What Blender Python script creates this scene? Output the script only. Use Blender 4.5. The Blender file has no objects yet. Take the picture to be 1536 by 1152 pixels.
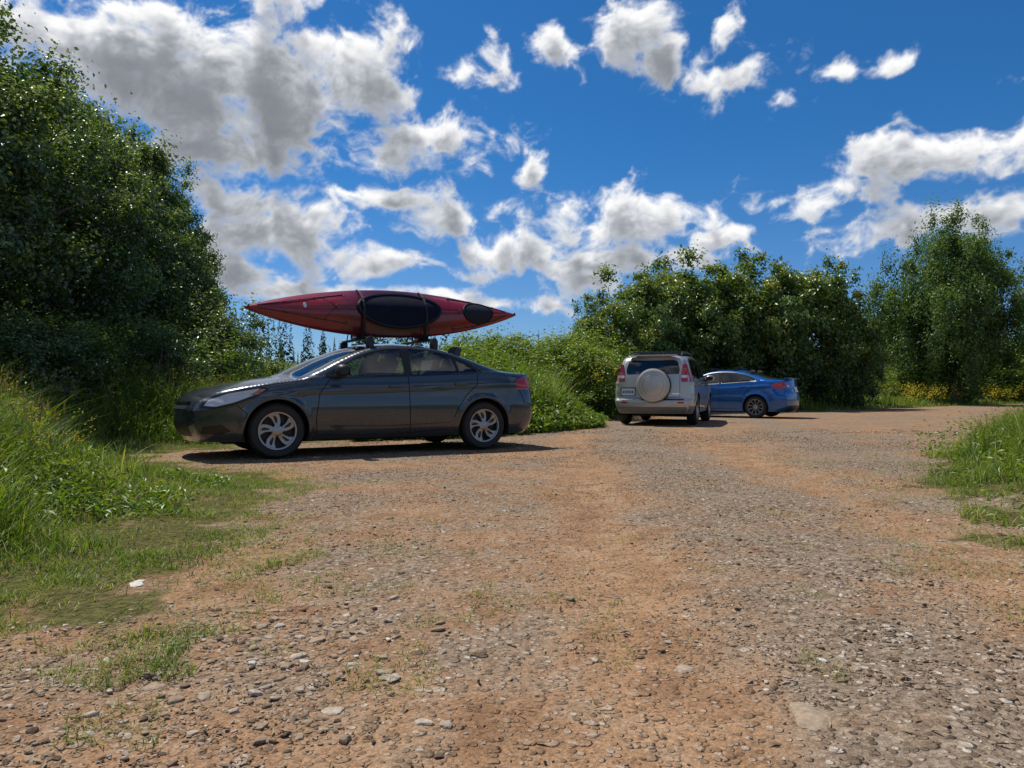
import bpy, bmesh, math, random
import numpy as np
from mathutils import Vector, Matrix
from mathutils.geometry import delaunay_2d_cdt
rng = np.random.default_rng(11)
random.seed(5)
scene = bpy.context.scene
scene.view_settings.view_transform = 'Standard'
scene.view_settings.look = 'None'
scene.view_settings.exposure = 0
r_ = math.radians

# ------------------------------------------------------------ camera
cam_d = bpy.data.cameras.new("camera"); cam = bpy.data.objects.new("camera", cam_d)
scene.collection.objects.link(cam)
cam.location = (0, 0, 0.77)
cam.rotation_euler = (math.radians(90.0 + 0.57), 0, 0)
cam_d.sensor_width = 36; cam_d.lens = 36 * 1100 / 1536
cam_d.clip_start = 0.05; cam_d.clip_end = 8000
scene.camera = cam

# ------------------------------------------------------------ sun
SUN_AZ, SUN_EL = -50.0, 62.0
sd = bpy.data.lights.new("sun", 'SUN'); sun = bpy.data.objects.new("sun", sd)
scene.collection.objects.link(sun)
S = Vector((math.sin(math.radians(SUN_AZ)) * math.cos(math.radians(SUN_EL)),
            math.cos(math.radians(SUN_AZ)) * math.cos(math.radians(SUN_EL)),
            math.sin(math.radians(SUN_EL))))
sun.rotation_euler = S.to_track_quat('Z', 'Y').to_euler()
sun.location = (0, 0, 30)
sd.energy = 5.0; sd.angle = math.radians(0.5); sd.color = (1.0, 0.95, 0.87)

# ------------------------------------------------------------ node helpers
class NT:
    def __init__(s, tree): s.t = tree; s.n = tree.nodes; s.l = tree.links
    def new(s, typ, **kw):
        nd = s.n.new(typ)
        for k, v in kw.items(): setattr(nd, k, v)
        return nd
    def put(s, sock, v):
        if isinstance(v, bpy.types.NodeSocket): s.l.new(v, sock)
        elif v is not None: sock.default_value = v
    def math(s, op, a, b=None, c=None, clamp=False):
        nd = s.new('ShaderNodeMath', operation=op); nd.use_clamp = clamp
        s.put(nd.inputs[0], a)
        if b is not None: s.put(nd.inputs[1], b)
        if c is not None: s.put(nd.inputs[2], c)
        return nd.outputs[0]
    def noise(s, vec, scale, detail=4, rough=0.55, dist=0.0):
        nd = s.new('ShaderNodeTexNoise')
        s.put(nd.inputs['Vector'], vec); nd.inputs['Scale'].default_value = scale
        nd.inputs['Detail'].default_value = detail; nd.inputs['Roughness'].default_value = rough
        nd.inputs['Distortion'].default_value = dist
        return nd.outputs['Fac']
    def ramp(s, fac, stops, interp='LINEAR'):
        nd = s.new('ShaderNodeValToRGB'); cr = nd.color_ramp; cr.interpolation = interp
        while len(cr.elements) < len(stops): cr.elements.new(0.5)
        for e, (p, c) in zip(cr.elements, stops):
            e.position = p; e.color = (c[0], c[1], c[2], 1) if not isinstance(c, (int, float)) else (c, c, c, 1)
        s.put(nd.inputs[0], fac)
        return nd.outputs[0]
    def mix(s, fac, a, b, mode='MIX'):
        nd = s.new('ShaderNodeMix'); nd.data_type = 'RGBA'; nd.blend_type = mode
        s.put(nd.inputs[0], fac)
        for i, v in ((6, a), (7, b)):
            if isinstance(v, (tuple, list)): v = (v[0], v[1], v[2], 1)
            s.put(nd.inputs[i], v)
        return nd.outputs[2]
    def smooth(s, v, lo, hi, a=0.0, b=1.0):
        nd = s.new('ShaderNodeMapRange'); nd.interpolation_type = 'SMOOTHSTEP'
        s.put(nd.inputs[0], v)
        nd.inputs[1].default_value = lo; nd.inputs[2].default_value = hi
        nd.inputs[3].default_value = a; nd.inputs[4].default_value = b
        return nd.outputs[0]
def mat_new(name):
    m = bpy.data.materials.new(name); m.use_nodes = True
    N = NT(m.node_tree); N.n.clear()
    out = N.new('ShaderNodeOutputMaterial')
    return m, N, out

# ------------------------------------------------------------ world sky
world = bpy.data.worlds.new("World"); scene.world = world; world.use_nodes = True
W = NT(world.node_tree); W.n.clear()
sky = W.new('ShaderNodeTexSky', sky_type='NISHITA')
sky.sun_disc = False
sky.sun_elevation = r_(SUN_EL); sky.sun_rotation = r_(SUN_AZ % 360)
sky.air_density = 1.0; sky.dust_density = 0.2; sky.ozone_density = 3.0
tc = W.new('ShaderNodeTexCoord'); sep = W.new('ShaderNodeSeparateXYZ'); W.l.new(tc.outputs['Generated'], sep.inputs[0])
tint = W.mix(W.smooth(sep.outputs[2], 0.0, 0.35), (0.46, 0.66, 0.98), (0.19, 0.60, 0.95))
skyc = W.mix(1.0, sky.outputs[0], tint, 'MULTIPLY')
bg = W.new('ShaderNodeBackground'); W.l.new(skyc, bg.inputs[0]); bg.inputs[1].default_value = 0.10
wo = W.new('ShaderNodeOutputWorld'); W.l.new(bg.outputs[0], wo.inputs[0])

# ------------------------------------------------------------ numpy noise
_perm = rng.permutation(512)
def vnoise(x, y, seed=0):
    xi = np.floor(x).astype(int); yi = np.floor(y).astype(int); xf = x - xi; yf = y - yi
    xf = xf * xf * (3 - 2 * xf); yf = yf * yf * (3 - 2 * yf)
    def h(a, b): return _perm[(_perm[(a + seed * 17) & 511] + b) & 511] / 511.0
    return (h(xi, yi) * (1 - xf) + h(xi + 1, yi) * xf) * (1 - yf) + (h(xi, yi + 1) * (1 - xf) + h(xi + 1, yi + 1) * xf) * yf
def fbm(x, y, o=4, seed=0):
    s = 0; a = 0.5; t = 0
    for k in range(o):
        s = s + a * vnoise(x * 2 ** k + 7 * k, y * 2 ** k + 3 * k, seed + k); t += a; a *= 0.5
    return s / t
def sstep(a, b, v):
    t = np.clip((v - a) / (b - a), 0, 1); return t * t * (3 - 2 * t)

# ------------------------------------------------------------ cloud layer (a distant shell with the cumulus field)
BL = [
 (60,60,185,75,.0),(180,110,180,95,-.05),(300,165,165,80,0),(430,150,165,100,-.1),(520,110,120,85,-.05),(610,200,115,58,-.02),(455,12,85,50,.0),(200,15,130,36,.08),(350,228,215,42,.02),(20,160,90,55,.1),
 (370,305,105,42,.0),(430,350,145,48,0),(555,388,125,36,.03),(370,405,90,40,.08),(450,434,140,22,.08),
 (580,298,90,26,.05),(665,328,80,34,.03),(740,372,100,28,.05),(820,380,115,34,0),(930,335,140,62,-.05),(1010,322,88,48,0),(900,392,190,26,0),(1065,352,60,26,.03),
 (700,445,110,20,.15),(890,430,64,28,.12),(830,455,46,40,.15),(560,440,80,18,.18),
 (690,108,60,22,.22),(757,85,30,54,.22),(845,75,58,38,.16),(935,50,64,52,.10),(985,92,38,38,.16),
 (1105,108,90,44,.10),(1092,48,28,44,.22),(1165,150,50,30,.18),(1258,98,52,24,.22),(1345,86,70,20,.22),(800,250,30,46,.24),
 (1400,232,135,50,-.02),(1240,300,108,34,.04),(1490,212,95,54,-.02),(1340,345,125,34,.04),(1490,325,105,40,-.0),(1150,300,70,20,.2)]
BA = []
for (px, py, rx, ry, wk) in BL:
    u = (px - 768) / 1100; v = (587 - py) / 1100; k = 1 / (1 + u * u)
    BA.append((math.atan(u), math.atan(v / math.sqrt(1 + u * u)), rx / 1100 * k * 1.1, ry / 1100 * k ** 0.5 * 1.1 / (1 + v * v), wk))
def cfbm(x, y, o, seed, rough=0.58, billow=False):
    s = 0; a = 1.0; t = 0
    ca, sa = math.cos(0.6), math.sin(0.6)
    for k in range(o):
        n = vnoise(x + 31.7 * k + 100, y + 17.3 * k + 100, seed + k)
        if billow: n = 1 - np.abs(2 * n - 1)
        s = s + a * n; t += a; a *= rough; x, y = (x * ca - y * sa) * 2.03, (x * sa + y * ca) * 2.03
    return s / t
def cloud_density(az, el, o):
    wx = cfbm(az * 13, el * 13, 3, 80) - 0.5; wy = cfbm(az * 13 + 40, el * 13 + 9, 3, 90) - 0.5
    a2 = az + wx * 0.05; e2 = el + wy * 0.04
    base = np.full(az.shape, -1.2)
    for (a, e, ra, re, wk) in BA:
        base = np.maximum(base, 0.93 - wk - np.hypot((a2 - a) / ra, (e2 - e) / re))
    far = sstep(0.75, 1.0, np.abs(az)) + sstep(0.72, 0.95, el); far = np.clip(far, 0, 1)
    gen = (cfbm(az * 2.2, el * 4.5, 2, 60) - 0.56) * 6
    base = base * (1 - far) + gen * far
    f = cfbm(a2 * 19, e2 * 26, o, 20, 0.64) - 0.5
    b = cfbm(a2 * 17, e2 * 22, o, 40, 0.58, True) - 0.60
    return base + 1.9 * f + 1.2 * b
azs = np.concatenate([np.arange(-180, -42, 1.2), np.arange(-42, 42, 0.09), np.arange(42, 180.1, 1.2)]); els = np.concatenate([np.arange(0.0, 38, 0.09), np.arange(38, 80, 1.0)])
AZ, EL = np.meshgrid(np.radians(azs), np.radians(els))
D = cloud_density(AZ, EL, 7)
occ = 0
for i, st in enumerate((0.012, 0.030, 0.055, 0.085)):
    occ = occ + np.clip(cloud_density(AZ - 0.15 * st, EL + 0.97 * st, 5 - i) + 0.05, 0, 1.1) * (0.3, 0.3, 0.25, 0.15)[i]
sunv = np.cos(EL) * np.cos(r_(SUN_EL)) * np.cos(AZ - r_(SUN_AZ)) + np.sin(EL) * math.sin(r_(SUN_EL))
alpha = sstep(-0.12, 0.62, D) ** 1.2 * sstep(0.0, 0.04, EL) * sstep(math.cos(r_(9)), math.cos(r_(16)), sunv)
thick = sstep(0.15, 1.2, D)
Bc = 0.19 + 0.91 * np.exp(-(1.15 * occ + 1.2 * thick * sstep(0.05, 0.7, occ)))
Bc = np.clip(Bc * (0.93 + 0.14 * cfbm(AZ * 60, EL * 80, 3, 70)), 0, 1.05)
tt = np.clip(Bc, 0, 1)
col = np.stack([Bc * (0.84 + 0.16 * tt), Bc * (0.93 + 0.07 * tt), Bc * (1.10 - 0.10 * tt)], -1)
Rr_ = 4000
CV = np.stack([Rr_ * np.cos(EL) * np.sin(AZ), Rr_ * np.cos(EL) * np.cos(AZ), Rr_ * np.sin(EL)], -1).reshape(-1, 3)
ny, nx = AZ.shape; idx = np.arange(nx * ny).reshape(ny, nx)
Q = np.stack([idx[:-1, :-1], idx[:-1, 1:], idx[1:, 1:], idx[1:, :-1]], -1).reshape(-1, 4)
Q = Q[alpha.ravel()[Q].max(1) > 0.003]
used = np.unique(Q); rem = np.zeros(nx * ny, int); rem[used] = np.arange(len(used)); Q = rem[Q]; CV = CV[used]
me = bpy.data.meshes.new("clouds"); me.vertices.add(len(CV)); me.vertices.foreach_set("co", CV.astype(np.float32).ravel())
me.loops.add(Q.size); me.loops.foreach_set("vertex_index", Q.ravel().astype(np.int32)); me.polygons.add(len(Q)); me.polygons.foreach_set("loop_start", (np.arange(len(Q)) * 4).astype(np.int32))
me.update(calc_edges=True)
c4 = np.concatenate([col.reshape(-1, 3)[used], alpha.reshape(-1, 1)[used]], 1).astype(np.float32)
at = me.color_attributes.new("cloud", 'FLOAT_COLOR', 'POINT'); at.data.foreach_set("color", c4.ravel())
m, N, out = mat_new("cumulus")
a = N.new('ShaderNodeAttribute', attribute_name="cloud"); em = N.new('ShaderNodeEmission'); tr = N.new('ShaderNodeBsdfTransparent'); mx = N.new('ShaderNodeMixShader')
N.l.new(a.outputs['Color'], em.inputs[0]); em.inputs[1].default_value = 0.97
N.l.new(a.outputs['Alpha'], mx.inputs[0]); N.l.new(tr.outputs[0], mx.inputs[1]); N.l.new(em.outputs[0], mx.inputs[2]); N.l.new(mx.outputs[0], out.inputs[0])
m.cycles.emission_sampling = 'NONE'
me.materials.append(m); scene.collection.objects.link(bpy.data.objects.new("clouds", me))

# ------------------------------------------------------------ materials
def principled(name, col, rough=0.5, metal=0.0, coat=0.0, spec=0.5, var=0.0, vscale=20, bump=0.0):
    m, N, out = mat_new(name)
    b = N.new('ShaderNodeBsdfPrincipled')
    if var > 0:
        t = N.new('ShaderNodeTexCoord')
        n = N.noise(t.outputs['Object'], vscale, 5, 0.6)
        c = N.ramp(n, [(0.3, tuple(x * (1 - var) for x in col)), (0.7, tuple(min(1, x * (1 + var)) for x in col))])
        N.l.new(c, b.inputs['Base Color'])
        r = N.math('ADD', N.math('MULTIPLY', n, 0.15), rough - 0.07); N.l.new(r, b.inputs['Roughness'])
        if bump > 0:
            bp = N.new('ShaderNodeBump'); bp.inputs['Strength'].default_value = bump; bp.inputs['Distance'].default_value = 0.01
            N.l.new(n, bp.inputs['Height']); N.l.new(bp.outputs[0], b.inputs['Normal'])
    else:
        b.inputs['Base Color'].default_value = (*col, 1); b.inputs['Roughness'].default_value = rough
    b.inputs['Metallic'].default_value = metal
    b.inputs['Coat Weight'].default_value = coat; b.inputs['Coat Roughness'].default_value = 0.04
    b.inputs['Specular IOR Level'].default_value = spec
    N.l.new(b.outputs[0], out.inputs[0]); return m
def paint(name, col, metal=0.5, rough=0.35, dusty=(0.30, 0.24, 0.18), dust=0.3):
    m, N, out = mat_new(name)
    b = N.new('ShaderNodeBsdfPrincipled'); t = N.new('ShaderNodeTexCoord')
    sp = N.new('ShaderNodeSeparateXYZ'); N.l.new(t.outputs['Object'], sp.inputs[0])
    n = N.noise(t.outputs['Object'], 5, 6, 0.65)
    low = N.smooth(sp.outputs[2], 0.15, 0.6, dust, 0.02)
    f = N.math('MULTIPLY', low, N.smooth(n, 0.3, 0.75), clamp=True)
    N.l.new(N.mix(f, (*col,), dusty), b.inputs['Base Color'])
    N.l.new(N.math('ADD', N.math('MULTIPLY', f, 0.5), rough), b.inputs['Roughness'])
    N.l.new(N.math('MULTIPLY', N.math('SUBTRACT', 1.0, f), metal), b.inputs['Metallic'])
    N.l.new(N.math('SUBTRACT', 1.0, f), b.inputs['Coat Weight']); b.inputs['Coat Roughness'].default_value = 0.04
    N.l.new(b.outputs[0], out.inputs[0]); return m
def glassmat(name, tint=0.55):
    m, N, out = mat_new(name)
    tr = N.new('ShaderNodeBsdfTransparent'); tr.inputs[0].default_value = (tint * 0.92, tint, tint * 0.96, 1)
    gl = N.new('ShaderNodeBsdfGlossy'); gl.inputs['Roughness'].default_value = 0.02
    fr = N.new('ShaderNodeFresnel'); fr.inputs[0].default_value = 1.55
    f = N.math('ADD', N.math('MULTIPLY', fr.outputs[0], 1.3), 0.03, clamp=True)
    mx = N.new('ShaderNodeMixShader'); N.l.new(f, mx.inputs[0]); N.l.new(tr.outputs[0], mx.inputs[1]); N.l.new(gl.outputs[0], mx.inputs[2])
    N.l.new(mx.outputs[0], out.inputs[0]); return m
def leafmat(name, stops, trans=0.35, rough=0.45, spec=0.06, tcol=(1.3, 1.35, 0.5)):
    m, N, out = mat_new(name)
    a = N.new('ShaderNodeAttribute', attribute_name='rnd')
    c = N.ramp(a.outputs['Fac'], stops)
    b = N.new('ShaderNodeBsdfDiffuse'); N.l.new(c, b.inputs['Color'])
    t = N.new('ShaderNodeBsdfTranslucent'); N.l.new(N.mix(1.0, c, tcol, 'MULTIPLY'), t.inputs[0])
    mx = N.new('ShaderNodeMixShader'); mx.inputs[0].default_value = trans
    N.l.new(b.outputs[0], mx.inputs[1]); N.l.new(t.outputs[0], mx.inputs[2])
    g = N.new('ShaderNodeBsdfGlossy'); g.inputs['Roughness'].default_value = rough; g.inputs[0].default_value = (0.9, 1.0, 0.85, 1)
    m2 = N.new('ShaderNodeMixShader'); m2.inputs[0].default_value = spec
    N.l.new(mx.outputs[0], m2.inputs[1]); N.l.new(g.outputs[0], m2.inputs[2]); N.l.new(m2.outputs[0], out.inputs[0])
    return m

# ------------------------------------------------------------ mesh helpers
def mesh_np(name, V, groups, mats, midx=None, attr=None, smooth=False):
    me = bpy.data.meshes.new(name)
    V = np.asarray(V, dtype=np.float32)
    me.vertices.add(len(V)); me.vertices.foreach_set("co", V.ravel())
    loops = np.concatenate([g.ravel() for g in groups]).astype(np.int32)
    tot = np.concatenate([np.full(len(g), g.shape[1]) for g in groups])
    start = np.concatenate([[0], np.cumsum(tot)[:-1]]).astype(np.int32)
    me.loops.add(len(loops)); me.loops.foreach_set("vertex_index", loops)
    me.polygons.add(len(tot)); me.polygons.foreach_set("loop_start", start)
    if midx is not None: me.polygons.foreach_set("material_index", np.asarray(midx, dtype=np.int32))
    me.polygons.foreach_set("use_smooth", np.full(len(tot), smooth, dtype=bool))
    me.update(calc_edges=True)
    if attr is not None:
        for k, v in attr.items():
            at = me.attributes.new(k, 'FLOAT', 'POINT'); at.data.foreach_set("value", np.asarray(v, dtype=np.float32))
    for m in mats: me.materials.append(m)
    return me
def obj(name, me, parent=None, loc=None):
    o = bpy.data.objects.new(name, me); scene.collection.objects.link(o)
    if parent is not None: o.parent = parent
    if loc is not None: o.location = loc
    return o
def add_mesh(name, V, F, mats, parent=None, smooth=True, midx=None, normals=None):
    me = bpy.data.meshes.new(name); me.from_pydata([tuple(map(float, v)) for v in V], [], [tuple(int(i) for i in f) for f in F])
    if not isinstance(mats, (list, tuple)): mats = [mats]
    for m in mats: me.materials.append(m)
    for i, p in enumerate(me.polygons):
        p.use_smooth = smooth
        if midx is not None: p.material_index = midx[i]
    me.update()
    if normals is not None: me.normals_split_custom_set_from_vertices([tuple(n) for n in normals])
    return obj(name, me, parent)
class Build:
    def __init__(s): s.V = []; s.F = []; s.M = []
    def add(s, V, F, m=0):
        o = len(s.V); s.V += [tuple(v) for v in V]; s.F += [tuple(i + o for i in f) for f in F]; s.M += [m] * len(F)
    def box(s, c, d, m=0, rot=None, bev=0.0):
        bm = bmesh.new(); bmesh.ops.create_cube(bm, size=1)
        bmesh.ops.scale(bm, vec=d, verts=bm.verts)
        if bev > 0: bmesh.ops.bevel(bm, geom=bm.edges[:] , offset=bev, segments=2, affect='EDGES', profile=0.6)
        if rot is not None: bmesh.ops.rotate(bm, cent=(0, 0, 0), matrix=rot, verts=bm.verts)
        bmesh.ops.translate(bm, vec=c, verts=bm.verts)
        bm.verts.ensure_lookup_table(); bm.verts.index_update()
        s.add([v.co[:] for v in bm.verts], [[v.index for v in f.verts] for f in bm.faces], m); bm.free()
    def ell(s, c, d, m=0, rot=None, pw=1.0):
        bm = bmesh.new(); bmesh.ops.create_uvsphere(bm, u_segments=20, v_segments=12, radius=1)
        for v in bm.verts:
            v.co = Vector([math.copysign(abs(q) ** pw, q) for q in v.co])
        bmesh.ops.scale(bm, vec=d, verts=bm.verts)
        if rot is not None: bmesh.ops.rotate(bm, cent=(0, 0, 0), matrix=rot, verts=bm.verts)
        bmesh.ops.translate(bm, vec=c, verts=bm.verts); bm.verts.index_update()
        s.add([v.co[:] for v in bm.verts], [[v.index for v in f.verts] for f in bm.faces], m); bm.free()
    def tube(s, pts, rad, m=0, n=8, closed=False):
        pts = [Vector(p) for p in pts]; k = len(pts)
        if not hasattr(rad, '__len__'): rad = [rad] * k
        V = []; 
        for i, p in enumerate(pts):
            a = pts[i - 1] if (i > 0 or closed) else p; b = pts[(i + 1) % k] if (i < k - 1 or closed) else p
            d = (b - a).normalized(); q = d.to_track_quat('Z', 'Y')
            for j in range(n):
                an = 2 * math.pi * j / n
                V.append(p + q @ Vector((math.cos(an) * rad[i], math.sin(an) * rad[i], 0)))
        F = []
        for i in range(k if closed else k - 1):
            for j in range(n):
                i2 = (i + 1) % k
                F.append((i * n + j, i * n + (j + 1) % n, i2 * n + (j + 1) % n, i2 * n + j))
        if not closed: F.append(tuple(range(n))[::-1]); F.append(tuple((k - 1) * n + j for j in range(n)))
        s.add(V, F, m)
    def lathe(s, prof, c, m=0, n=40, side=1):
        V = []
        for (r, y) in prof:
            for j in range(n):
                a = 2 * math.pi * j / n
                V.append((c[0] + r * math.cos(a), c[1] + y * side, c[2] + r * math.sin(a)))
        F = []
        for i in range(len(prof) - 1):
            for j in range(n):
                f = (i * n + j, i * n + (j + 1) % n, (i + 1) * n + (j + 1) % n, (i + 1) * n + j)
                F.append(f if side > 0 else f[::-1])
        s.add(V, F, m)
    def make(s, name, mats, parent=None, smooth=True):
        o = add_mesh(name, s.V, s.F, mats, parent, smooth, s.M)
        if smooth:
            try: o.data.set_sharp_from_angle(angle=math.radians(38))
            except Exception: pass
        return o

# ------------------------------------------------------------ terrain
POLY = np.array([(-7,-8),(-4.2,0.6),(-2.5,1.7),(-1.75,2.25),(-1.2,2.2),(-1.05,2.9),(-1.35,3.9),(-1.6,5.2),(-1.85,6.5),(-2.8,7.35),
  (-4.05,8.3),(-4.2,9.6),(-3.0,11.0),(-0.9,12.0),(0.35,13.2),(2.0,15.8),(2.3,19.5),(2.6,24.2),(7,27.2),(12.5,29),(17,33),(26,41),(60,66),(80,66),
  (36,42),(20,26),(11.7,17.0),(6.0,10.5),(4.2,7.8),(3.05,5.3),(2.45,3.8),(2.7,2.0),(5,-8)], float)
def sdist(x, y):
    x = np.asarray(x, float); y = np.asarray(y, float)
    inside = np.zeros(x.shape, bool); dm = np.full(x.shape, 1e9)
    n = len(POLY)
    for i in range(n):
        x1, y1 = POLY[i]; x2, y2 = POLY[(i + 1) % n]
        c = ((y1 > y) != (y2 > y)); 
        xi = (x2 - x1) * (y - y1) / ((y2 - y1) if y2 != y1 else 1e-9) + x1
        inside ^= c & (x < xi)
        t = np.clip(((x - x1) * (x2 - x1) + (y - y1) * (y2 - y1)) / ((x2 - x1) ** 2 + (y2 - y1) ** 2), 0, 1)
        dm = np.minimum(dm, np.hypot(x - x1 - t * (x2 - x1), y - y1 - t * (y2 - y1)))
    return np.where(inside, -dm, dm)
def ground_z(x, y, sd=None):
    if sd is None: sd = sdist(x, y)
    z = 0.22 * sstep(0.2, 3.0, sd) * sstep(60, 25, np.hypot(x, y)) 
    z = z + 0.17 * sstep(0.0, 1.2, sd) * (x > 2.2) * sstep(14, 8, y)
    near = sstep(16, 5, np.hypot(x, y))
    car = sstep(7.0, 8.2, y)
    z = z + (fbm(x * 5, y * 5, 4, 9) - 0.5) * 0.036 * near * (1 - 0.7 * car)
    z = z - 0.026 * np.exp(-((x - 0.25 - 0.06 * y) / 0.28) ** 2) * near * (1 - car) - 0.026 * np.exp(-((x - 1.75 - 0.12 * y) / 0.3) ** 2) * near * (1 - car)
    return z - 0.008
def gcoords(n, near, far, c):
    t = np.linspace(-1, 1, n); return c + near * t + (far - near) * np.sign(t) * np.abs(t) ** 7
gx = gcoords(520, 9.0, 900, 0.0); gy = gcoords(560, 9.0, 900, 6.5)
GX, GY = np.meshgrid(gx, gy)
SD = sdist(GX, GY); GZ = ground_z(GX, GY, SD)
nx, ny = len(gx), len(gy)
idx = np.arange(nx * ny).reshape(ny, nx)
quads = np.stack([idx[:-1, :-1], idx[:-1, 1:], idx[1:, 1:], idx[1:, :-1]], -1).reshape(-1, 4)

m_ground, N, out = mat_new("gravel_dirt")
tcg = N.new('ShaderNodeTexCoord'); pg = tcg.outputs['Object']
ga = N.new('ShaderNodeAttribute', attribute_name='grass')
lane = N.new('ShaderNodeAttribute', attribute_name='lane')
nbig = N.noise(pg, 0.6, 4, 0.62, 0.5); nmid = N.noise(pg, 3.2, 5, 0.65, 0.3); nfine = N.noise(pg, 30, 4, 0.7)
dirt = N.ramp(nmid, [(0.25, (0.20, 0.112, 0.062)), (0.5, (0.345, 0.205, 0.115)), (0.75, (0.46, 0.30, 0.175))])
grav = N.ramp(nfine, [(0.25, (0.09, 0.068, 0.05)), (0.5, (0.24, 0.182, 0.13)), (0.75, (0.39, 0.315, 0.235))])
gf = N.smooth(N.math('ADD', N.math('ADD', N.math('MULTIPLY', nbig, 0.8), N.math('MULTIPLY', nmid, 0.5)), N.math('MULTIPLY', lane.outputs['Fac'], 0.14)), 0.54, 0.80)
base = N.mix(gf, dirt, grav)
vor = N.new('ShaderNodeTexVoronoi'); N.l.new(pg, vor.inputs['Vector']); vor.inputs['Scale'].default_value = 46
vor2 = N.new('ShaderNodeTexVoronoi'); N.l.new(pg, vor2.inputs['Vector']); vor2.inputs['Scale'].default_value = 21
vc = N.new('ShaderNodeSeparateColor'); N.l.new(vor.outputs['Color'], vc.inputs[0])
vc2 = N.new('ShaderNodeSeparateColor'); N.l.new(vor2.outputs['Color'], vc2.inputs[0])
st_ = [(0.0, (0.075, 0.056, 0.042)), (0.4, (0.22, 0.16, 0.11)), (0.8, (0.40, 0.32, 0.24)), (1.0, (0.58, 0.52, 0.44))]
stone = N.ramp(vc.outputs[0], st_); stone2 = N.ramp(vc2.outputs[0], st_)
smask = N.math('MULTIPLY', N.smooth(vor.outputs['Distance'], 0.55, 0.35), N.smooth(vc.outputs[1], 0.25, 0.5))
smask2 = N.math('MULTIPLY', N.smooth(vor2.outputs['Distance'], 0.48, 0.3), N.smooth(vc2.outputs[1], 0.60, 0.75))
base = N.mix(N.math('MULTIPLY', smask, N.math('ADD', N.math('MULTIPLY', gf, 0.5), 0.38)), base, stone)
base = N.mix(N.math('MULTIPLY', smask2, N.math('ADD', N.math('MULTIPLY', gf, 0.55), 0.3)), base, stone2)
base = N.mix(1.0, base, N.ramp(N.noise(pg, 90, 2, 0.7), [(0.3, 0.66), (0.7, 1.25)]), 'MULTIPLY')
soil = N.ramp(nfine, [(0.3, (0.05, 0.05, 0.02)), (0.6, (0.13, 0.12, 0.045)), (0.8, (0.28, 0.22, 0.12))])
base = N.mix(N.smooth(N.math('ADD', ga.outputs['Fac'], N.math('MULTIPLY', N.math('SUBTRACT', nmid, 0.5), 2.2)), 0.45, 0.9), base, soil)
pb = N.new('ShaderNodeBsdfDiffuse'); N.l.new(base, pb.inputs['Color'])
hh = N.math('ADD', N.math('MULTIPLY', smask, 0.006), N.math('MULTIPLY', nfine, 0.018))
hh = N.math('ADD', hh, N.math('MULTIPLY', smask2, 0.010))
bp = N.new('ShaderNodeBump'); bp.inputs['Strength'].default_value = 1.0; bp.inputs['Distance'].default_value = 1.0
N.l.new(hh, bp.inputs['Height']); N.l.new(bp.outputs[0], pb.inputs['Normal']); N.l.new(pb.outputs[0], out.inputs[0])
LN = np.maximum(np.exp(-((GX - 1.0 - 0.09 * GY) / 0.55) ** 2), np.exp(-((GX - 2.6 - 0.2 * GY) / 0.5) ** 2)) - 0.9 * np.exp(-((GX - 0.25 - 0.06 * GY) / 0.3) ** 2) - 0.9 * np.exp(-((GX - 1.75 - 0.12 * GY) / 0.3) ** 2)
gme = mesh_np("ground", np.stack([GX, GY, GZ], -1).reshape(-1, 3), [quads], [m_ground],
              attr={'grass': sstep(-0.15, 0.45, SD + (fbm(GX * 2, GY * 2, 4, 3) - 0.5) * 1.1).ravel(), 'lane': LN.ravel()}, smooth=True)
obj("ground", gme)

# ------------------------------------------------------------ pebbles
def wedge(n, y0, y1, p=0.5, wid=0.85, pad=0.8):
    y = (y0 ** p + rng.random(n) * (y1 ** p - y0 ** p)) ** (1 / p)
    x = (rng.random(n) * 2 - 1) * (wid * y + pad); return x, y
m_peb, N, out = mat_new("stone")
a = N.new('ShaderNodeAttribute', attribute_name='rnd'); t = N.new('ShaderNodeTexCoord')
c = N.ramp(a.outputs['Fac'], [(0.0, (0.11, 0.08, 0.058)), (0.35, (0.25, 0.18, 0.12)), (0.65, (0.34, 0.265, 0.19)), (0.9, (0.42, 0.36, 0.29)), (1.0, (0.56, 0.52, 0.45))])
c = N.mix(0.8, c, N.ramp(N.noise(t.outputs['Object'], 60, 3), [(0.3, 0.65), (0.7, 1.2)]), 'MULTIPLY')
b = N.new('ShaderNodeBsdfDiffuse'); N.l.new(c, b.inputs['Color'])
N.l.new(b.outputs[0], out.inputs[0])
def icos(k=1):
    bm = bmesh.new(); bmesh.ops.create_icosphere(bm, subdivisions=k, radius=1)
    bm.verts.index_update(); V = np.array([v.co[:] for v in bm.verts]); F = np.array([[v.index for v in f.verts] for f in bm.faces]); bm.free(); return V, F
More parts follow.
